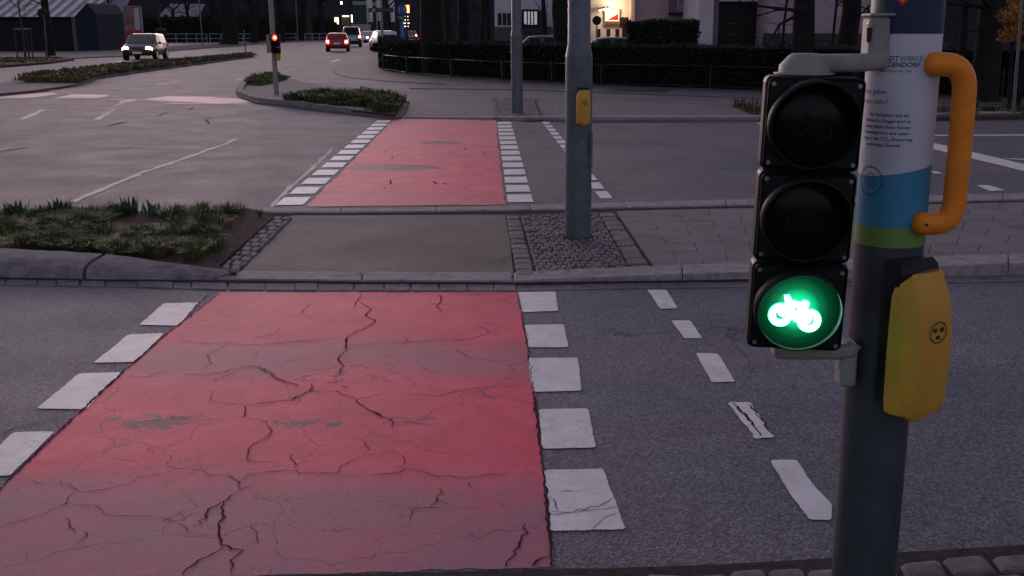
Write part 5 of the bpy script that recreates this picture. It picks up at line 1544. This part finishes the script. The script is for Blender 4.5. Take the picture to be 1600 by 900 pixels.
# ------------------------------------------------------------------ trees
m_bark = mat('bark', (.020,.017,.017), .9, .4, 6, .8, 14, spec=.1); m_bark2 = mat('bark_grey', (.06,.052,.055), .9, .35, 9, .6, 20, spec=.1)
def tree(base, r, h, label, lean=0, seed=0, m=None, depth=4, spread=1.0, name='bare_tree', first=.45, grp=None, twigs=1.0):
    rnd = random.Random(seed)
    t = thing(name, label, 'tree', tuple(base), grp)
    top = base+Vector((lean*h, 0, h*first))
    tr = MB()
    pts = [base+Vector((0,0,-.05)), base+Vector((0,0,.15))]
    k = 5
    for i in range(1, k+1):
        p = base.lerp(top, i/k)+Vector((rnd.gauss(0,r*.12), rnd.gauss(0,r*.12), 0)); pts.append(p)
    rs = [r*1.45, r*1.1]+[r*(1-.30*i/k) for i in range(1,k+1)]
    tr.tube(pts, rs, 12); tr.build('trunk', m or m_bark, t)
    cr = MB()
    def branch(p, d, L, rr, dep):
        n = 3; q = [p]
        for i in range(n):
            d = (d+Vector((rnd.gauss(0,.22), rnd.gauss(0,.22), rnd.gauss(.03,.15)))).normalized(); q.append(q[-1]+d*L/n)
        rl = [rr*(1-.45*i/n) for i in range(n+1)]
        cr.tube(q, rl, 6 if dep > 2 else 4, False)
        if dep <= 0: return
        for c in range(rnd.choice((2,3,3)) if dep > 1 else 3):
            i = rnd.choice((1,2,3)) if c else 3
            nd = (d+Vector((rnd.gauss(0,.65), rnd.gauss(0,.65), rnd.gauss(-.05,.35)))*spread).normalized()
            branch(q[i], nd, L*rnd.uniform(.55,.8), rl[i]*rnd.uniform(.5,.7), dep-1)
    rt = rs[-1]
    for c in range(4):
        a = c*1.57+rnd.uniform(-.5,.5)
        d = Vector((math.cos(a)*.7*spread, math.sin(a)*.7*spread, rnd.uniform(.5,1.1))).normalized()
        branch(pts[-1-(c % 2)], d, h*.22, rt*rnd.uniform(.45,.7), depth)
    # low twiggy boughs
    for c in range(int(5*twigs)):
        i = rnd.choice((3,4,5,6)); a = rnd.uniform(0,6.28)
        branch(pts[i], Vector((math.cos(a), math.sin(a), rnd.uniform(-.1,.5))).normalized(), h*.13, r*.16, max(1,depth-1))
    cr.build('branches', m or m_bark, t)
    return t
def tp(px, Y): q = P(px, 46, Y); return Vector((q.x, Y, 0))
T = [
 (tp(75,70), .27, 12, 'bare tree with a straight trunk in front of the blue shed roof', .0, 0, 3),
 (tp(357,122), .95, 14, 'thick dark tree trunk standing behind the left railings', .01, 1, 4),
 (tp(396,138), .55, 13, 'bare tree between the railings and the slim pole', -.01, 2, 4),
 (tp(330,158), .34, 11, 'thin bare tree behind the railings near the thin lamp pole', .03, 3, 4),
 (tp(297,162), .3, 11, 'thin bare tree behind the left end of the railings', -.03, 4, 4),
 (tp(268,160), .3, 10, 'thin leaning bare tree right of the advertising board', .04, 5, 4),
 (tp(178,140), .36, 11, 'bare branching tree left of the advertising board', -.05, 6, 4),
 (tp(438,150), .6, 14, 'dark tree right behind the red bicycle signal', .01, 7, 4),
 (tp(472,165), .5, 13, 'dark tree midway between the red bicycle signal and the red hatchback', .02, 8, 4),
 (tp(500,178), .65, 14, 'dark tree directly behind the red hatchback', .01, 9, 4),
 (tp(677,42), .46, 13, 'very thick dark tree rising behind the hedge left of the far mast', -.01, 10, 4),
 (tp(722,47), .26, 12, 'dark tree just right of the very thick trunk', .01, 11, 4),
 (tp(752,58), .16, 10, 'slender bare tree left of the white house', .02, 12, 4),
 (tp(764,64), .14, 10, 'slender bare tree beside the left corner of the white house', -.01, 13, 4),
 (tp(876,38), .30, 13, 'dark tree trunk directly behind the thick mast of the middle island', .0, 14, 4),
 (tp(855,52), .13, 9, 'thin bare tree in front of the white house bay', -.03, 15, 4),
 (tp(1260,30), .34, 12, 'black tree trunk rising behind the left part of the bicycle signal', -.01, 16, 4),
 (tp(1327,33), .33, 12, 'black tree trunk between the bicycle signal and the mast', .0, 17, 4),
 (tp(1300,39), .06, 7, 'thin twiggy sapling between the two black trunks behind the signal', .02, 18, 4),
 (tp(1222,40), .06, 7, 'thin twiggy sapling beside the dark garage door', .02, 19, 4),
 (tp(1505,26), .10, 9, 'slim dark trunk just right of the orange handle', .0, 20, 4),
 (tp(1545,26), .34, 12, 'thick dark trunk at the right edge beside the yellow bush', .01, 21, 4),
 (tp(608,160), .3, 11, 'bare street tree behind the direction sign', .0, 22, 3),
 (tp(700,85), .3, 12, 'dark tree behind the gap between the two thick trunks', .0, 23, 4),
]
for b, r, h, lb, ln_, sd2, dp in T: tree(b, r, h, lb, ln_, sd2, None, dp, twigs=0 if sd2 in (10, 11, 14) else 1)
# low bough leaving the very thick trunk to the right
# staked saplings
def sapling(px, py, lb, hgt_=5, sc=1.0, stakes=((-.35,0),(.35,0),(0,.35))):
    b = G(px, py, .08)
    t = thing('staked_sapling', lb, 'tree', tuple(b), 'young trees tied to stakes')
    pts = [b, b+Vector((.02,0,1.2)), b+Vector((-.05,0,2.6)), b+Vector((0.04,0,hgt_))]
    MB().tube(pts, [.07,.06,.045,.015], 8).build('trunk', m_bark2, t)
    cr = MB(); rr = random.Random(px)
    for k in range(16):
        z = rr.uniform(2.2, hgt_); a = rr.uniform(0,6.28); L = rr.uniform(.5,1.3)
        p = b+Vector((0,0,z)); cr.tube([p, p+Vector((math.cos(a)*L*.5,math.sin(a)*L*.5,L*.5)), p+Vector((math.cos(a)*L*.8,math.sin(a)*L*.8,L))], [.014,.01,.004], 4, False)
    cr.build('branches', m_bark2, t)
    for dx, dy in stakes:
        q = MB(); q.tube([b+Vector((dx*sc,dy*sc,0)), b+Vector((dx*sc,dy*sc,1.75))], .04, 8); q.build('stake', m_bark2, t)
    q = MB(); q.box((b.x-.4*sc,b.y-.02,b.z+1.62),(b.x+.4*sc,b.y+.02,b.z+1.70)); q.build('crossbar', mat('bar_wood',(.2,.18,.18)), t)
sapling(40, 92, 'young tree tied to stakes on the verge in front of the blue shed', 6, 1.25)
sapling(254, 77, 'young tree tied to stakes just right of the advertising board', 4.5)
# thin poles and back of a road sign on the left verge
o = thing('back_of_round_sign', 'dark back of a round road sign on a thin pole before the shed', 'sign', tuple(G(74,89,.06)))
b = G(74,89,.06); c = P(66,21,b.y)
MB().tube([b,(c.x+.1,b.y,c.z)], .035, 8).build('pole', m_gal, o); MB().tube([(c.x,b.y-.03,c.z),(c.x,b.y,c.z)], .30, 24).build('disc', m_blkt, o)
def thinpole(px, py, px2, lb, r=.06, top=8, m=None):
    b = G(px, py, .05); t2 = P(px2, 0, b.y)
    o = MB().tube([b, Vector((b.x+(t2.x-b.x)*top/max(.1,t2.z), b.y, top))], [r, r*.75], 10).build('lamp_pole', m or m_gal, None, tuple(b))
    tag(o, lb, 'pole'); return o
thinpole(317,73,311,'thin leaning lamp pole in front of the left railings', .07)
thinpole(466,66,462,'thin grey lamp pole behind the road left of the red hatchback', .08)
thinpole(1583,181,1597,'thin grey pole standing in the right-hand bed beside the far kerb', .035, 2.6)
# small post at the end of the median
o = thing('median_post', 'short thin marker post at the far end of the median', 'post', tuple(G(384,86,.1)))
b = G(384,86,.1); MB().tube([b,b+Vector((0,0,1.6))], .04, 8).build('post', m_gal, o); MB().tube([b,b+Vector((0,0,.18))],[.3,.2],10).build('foot', m_blkt, o)
# left railings
m_wrail = mat('railing_white', (.30,.28,.29), .5)
for (a, b, Yr, n, lb) in ((258,322,138,4,'white tubular railing behind the road left of the thin lamp pole'),(327,362,140,2,'short white tubular railing immediately right of the thin lamp pole'),(366,392,142,2,'white tubular railing directly left of the slim signal pole'),(444,462,150,1,'short white railing right of the red bicycle signal'),(476,510,150,3,'white tubular railing just left of the red hatchback')):
    o = thing('railing', lb, 'railing', (P((a+b)/2,46,Yr).x,Yr,0))
    xs = [P(a+(b-a)*k/n,46,Yr).x for k in range(n+1)]; zt_ = 1.15
    for x in xs: MB().tube([(x,Yr,0),(x,Yr,zt_)], .05, 8).build('post', m_wrail, o)
    for z in (zt_, zt_*.5): MB().tube([(xs[0],Yr,z),(xs[-1],Yr,z)], .035, 8).build('rail', m_wrail, o)
# dense dark understorey behind the left railings
hedge('boundary_hedge', 'long dark hedge behind the white railings on the left', [P(225,60,150), P(330,60,150), P(450,60,168), P(528,60,185)], 1.6, 3.0, 16000, lsz=.4, wob=.6)
# yellow flowering bush, top right
def bush(px, py, Y, r, lb, m, n, name, flat=1):
    c = P(px, py, Y); t = thing(name, lb, 'bush', (c.x, Y, 0))
    st_ = MB()
    for k in range(9):
        a = k*.7; st_.tube([(c.x+math.cos(a)*.1,Y+math.sin(a)*.1,0),(c.x+math.cos(a)*r*.5,Y+math.sin(a)*r*.5,c.z)], [.03,.012], 5, False)
    st_.build('stems', m_bark, t)
    q = MB(); rr = random.Random(5)
    for k in range(n):
        d = Vector((rr.gauss(0,1), rr.gauss(0,1), rr.gauss(0,1))).normalized(); p = c+Vector((d.x,d.y,d.z*flat))*r*rr.uniform(.2,1)**.5*(1+.25*math.sin(d.x*7)+.2*math.sin(d.z*9))
        u = Vector([rr.gauss(0,1) for _ in range(3)]).normalized(); v_ = u.orthogonal().normalized(); s2 = .035
        q.add([p-u*s2,p+v_*s2*.6,p+u*s2,p-v_*s2*.6],[(0,1,2,3)])
    q.build('foliage', m, t)
bush(1598,32,23,.42,'yellow flowering bush at the top right corner', leafmat('yellow_blossom',(.22,.09,.012),(.42,.20,.025)), 3500, 'flowering_bush', 1.3)
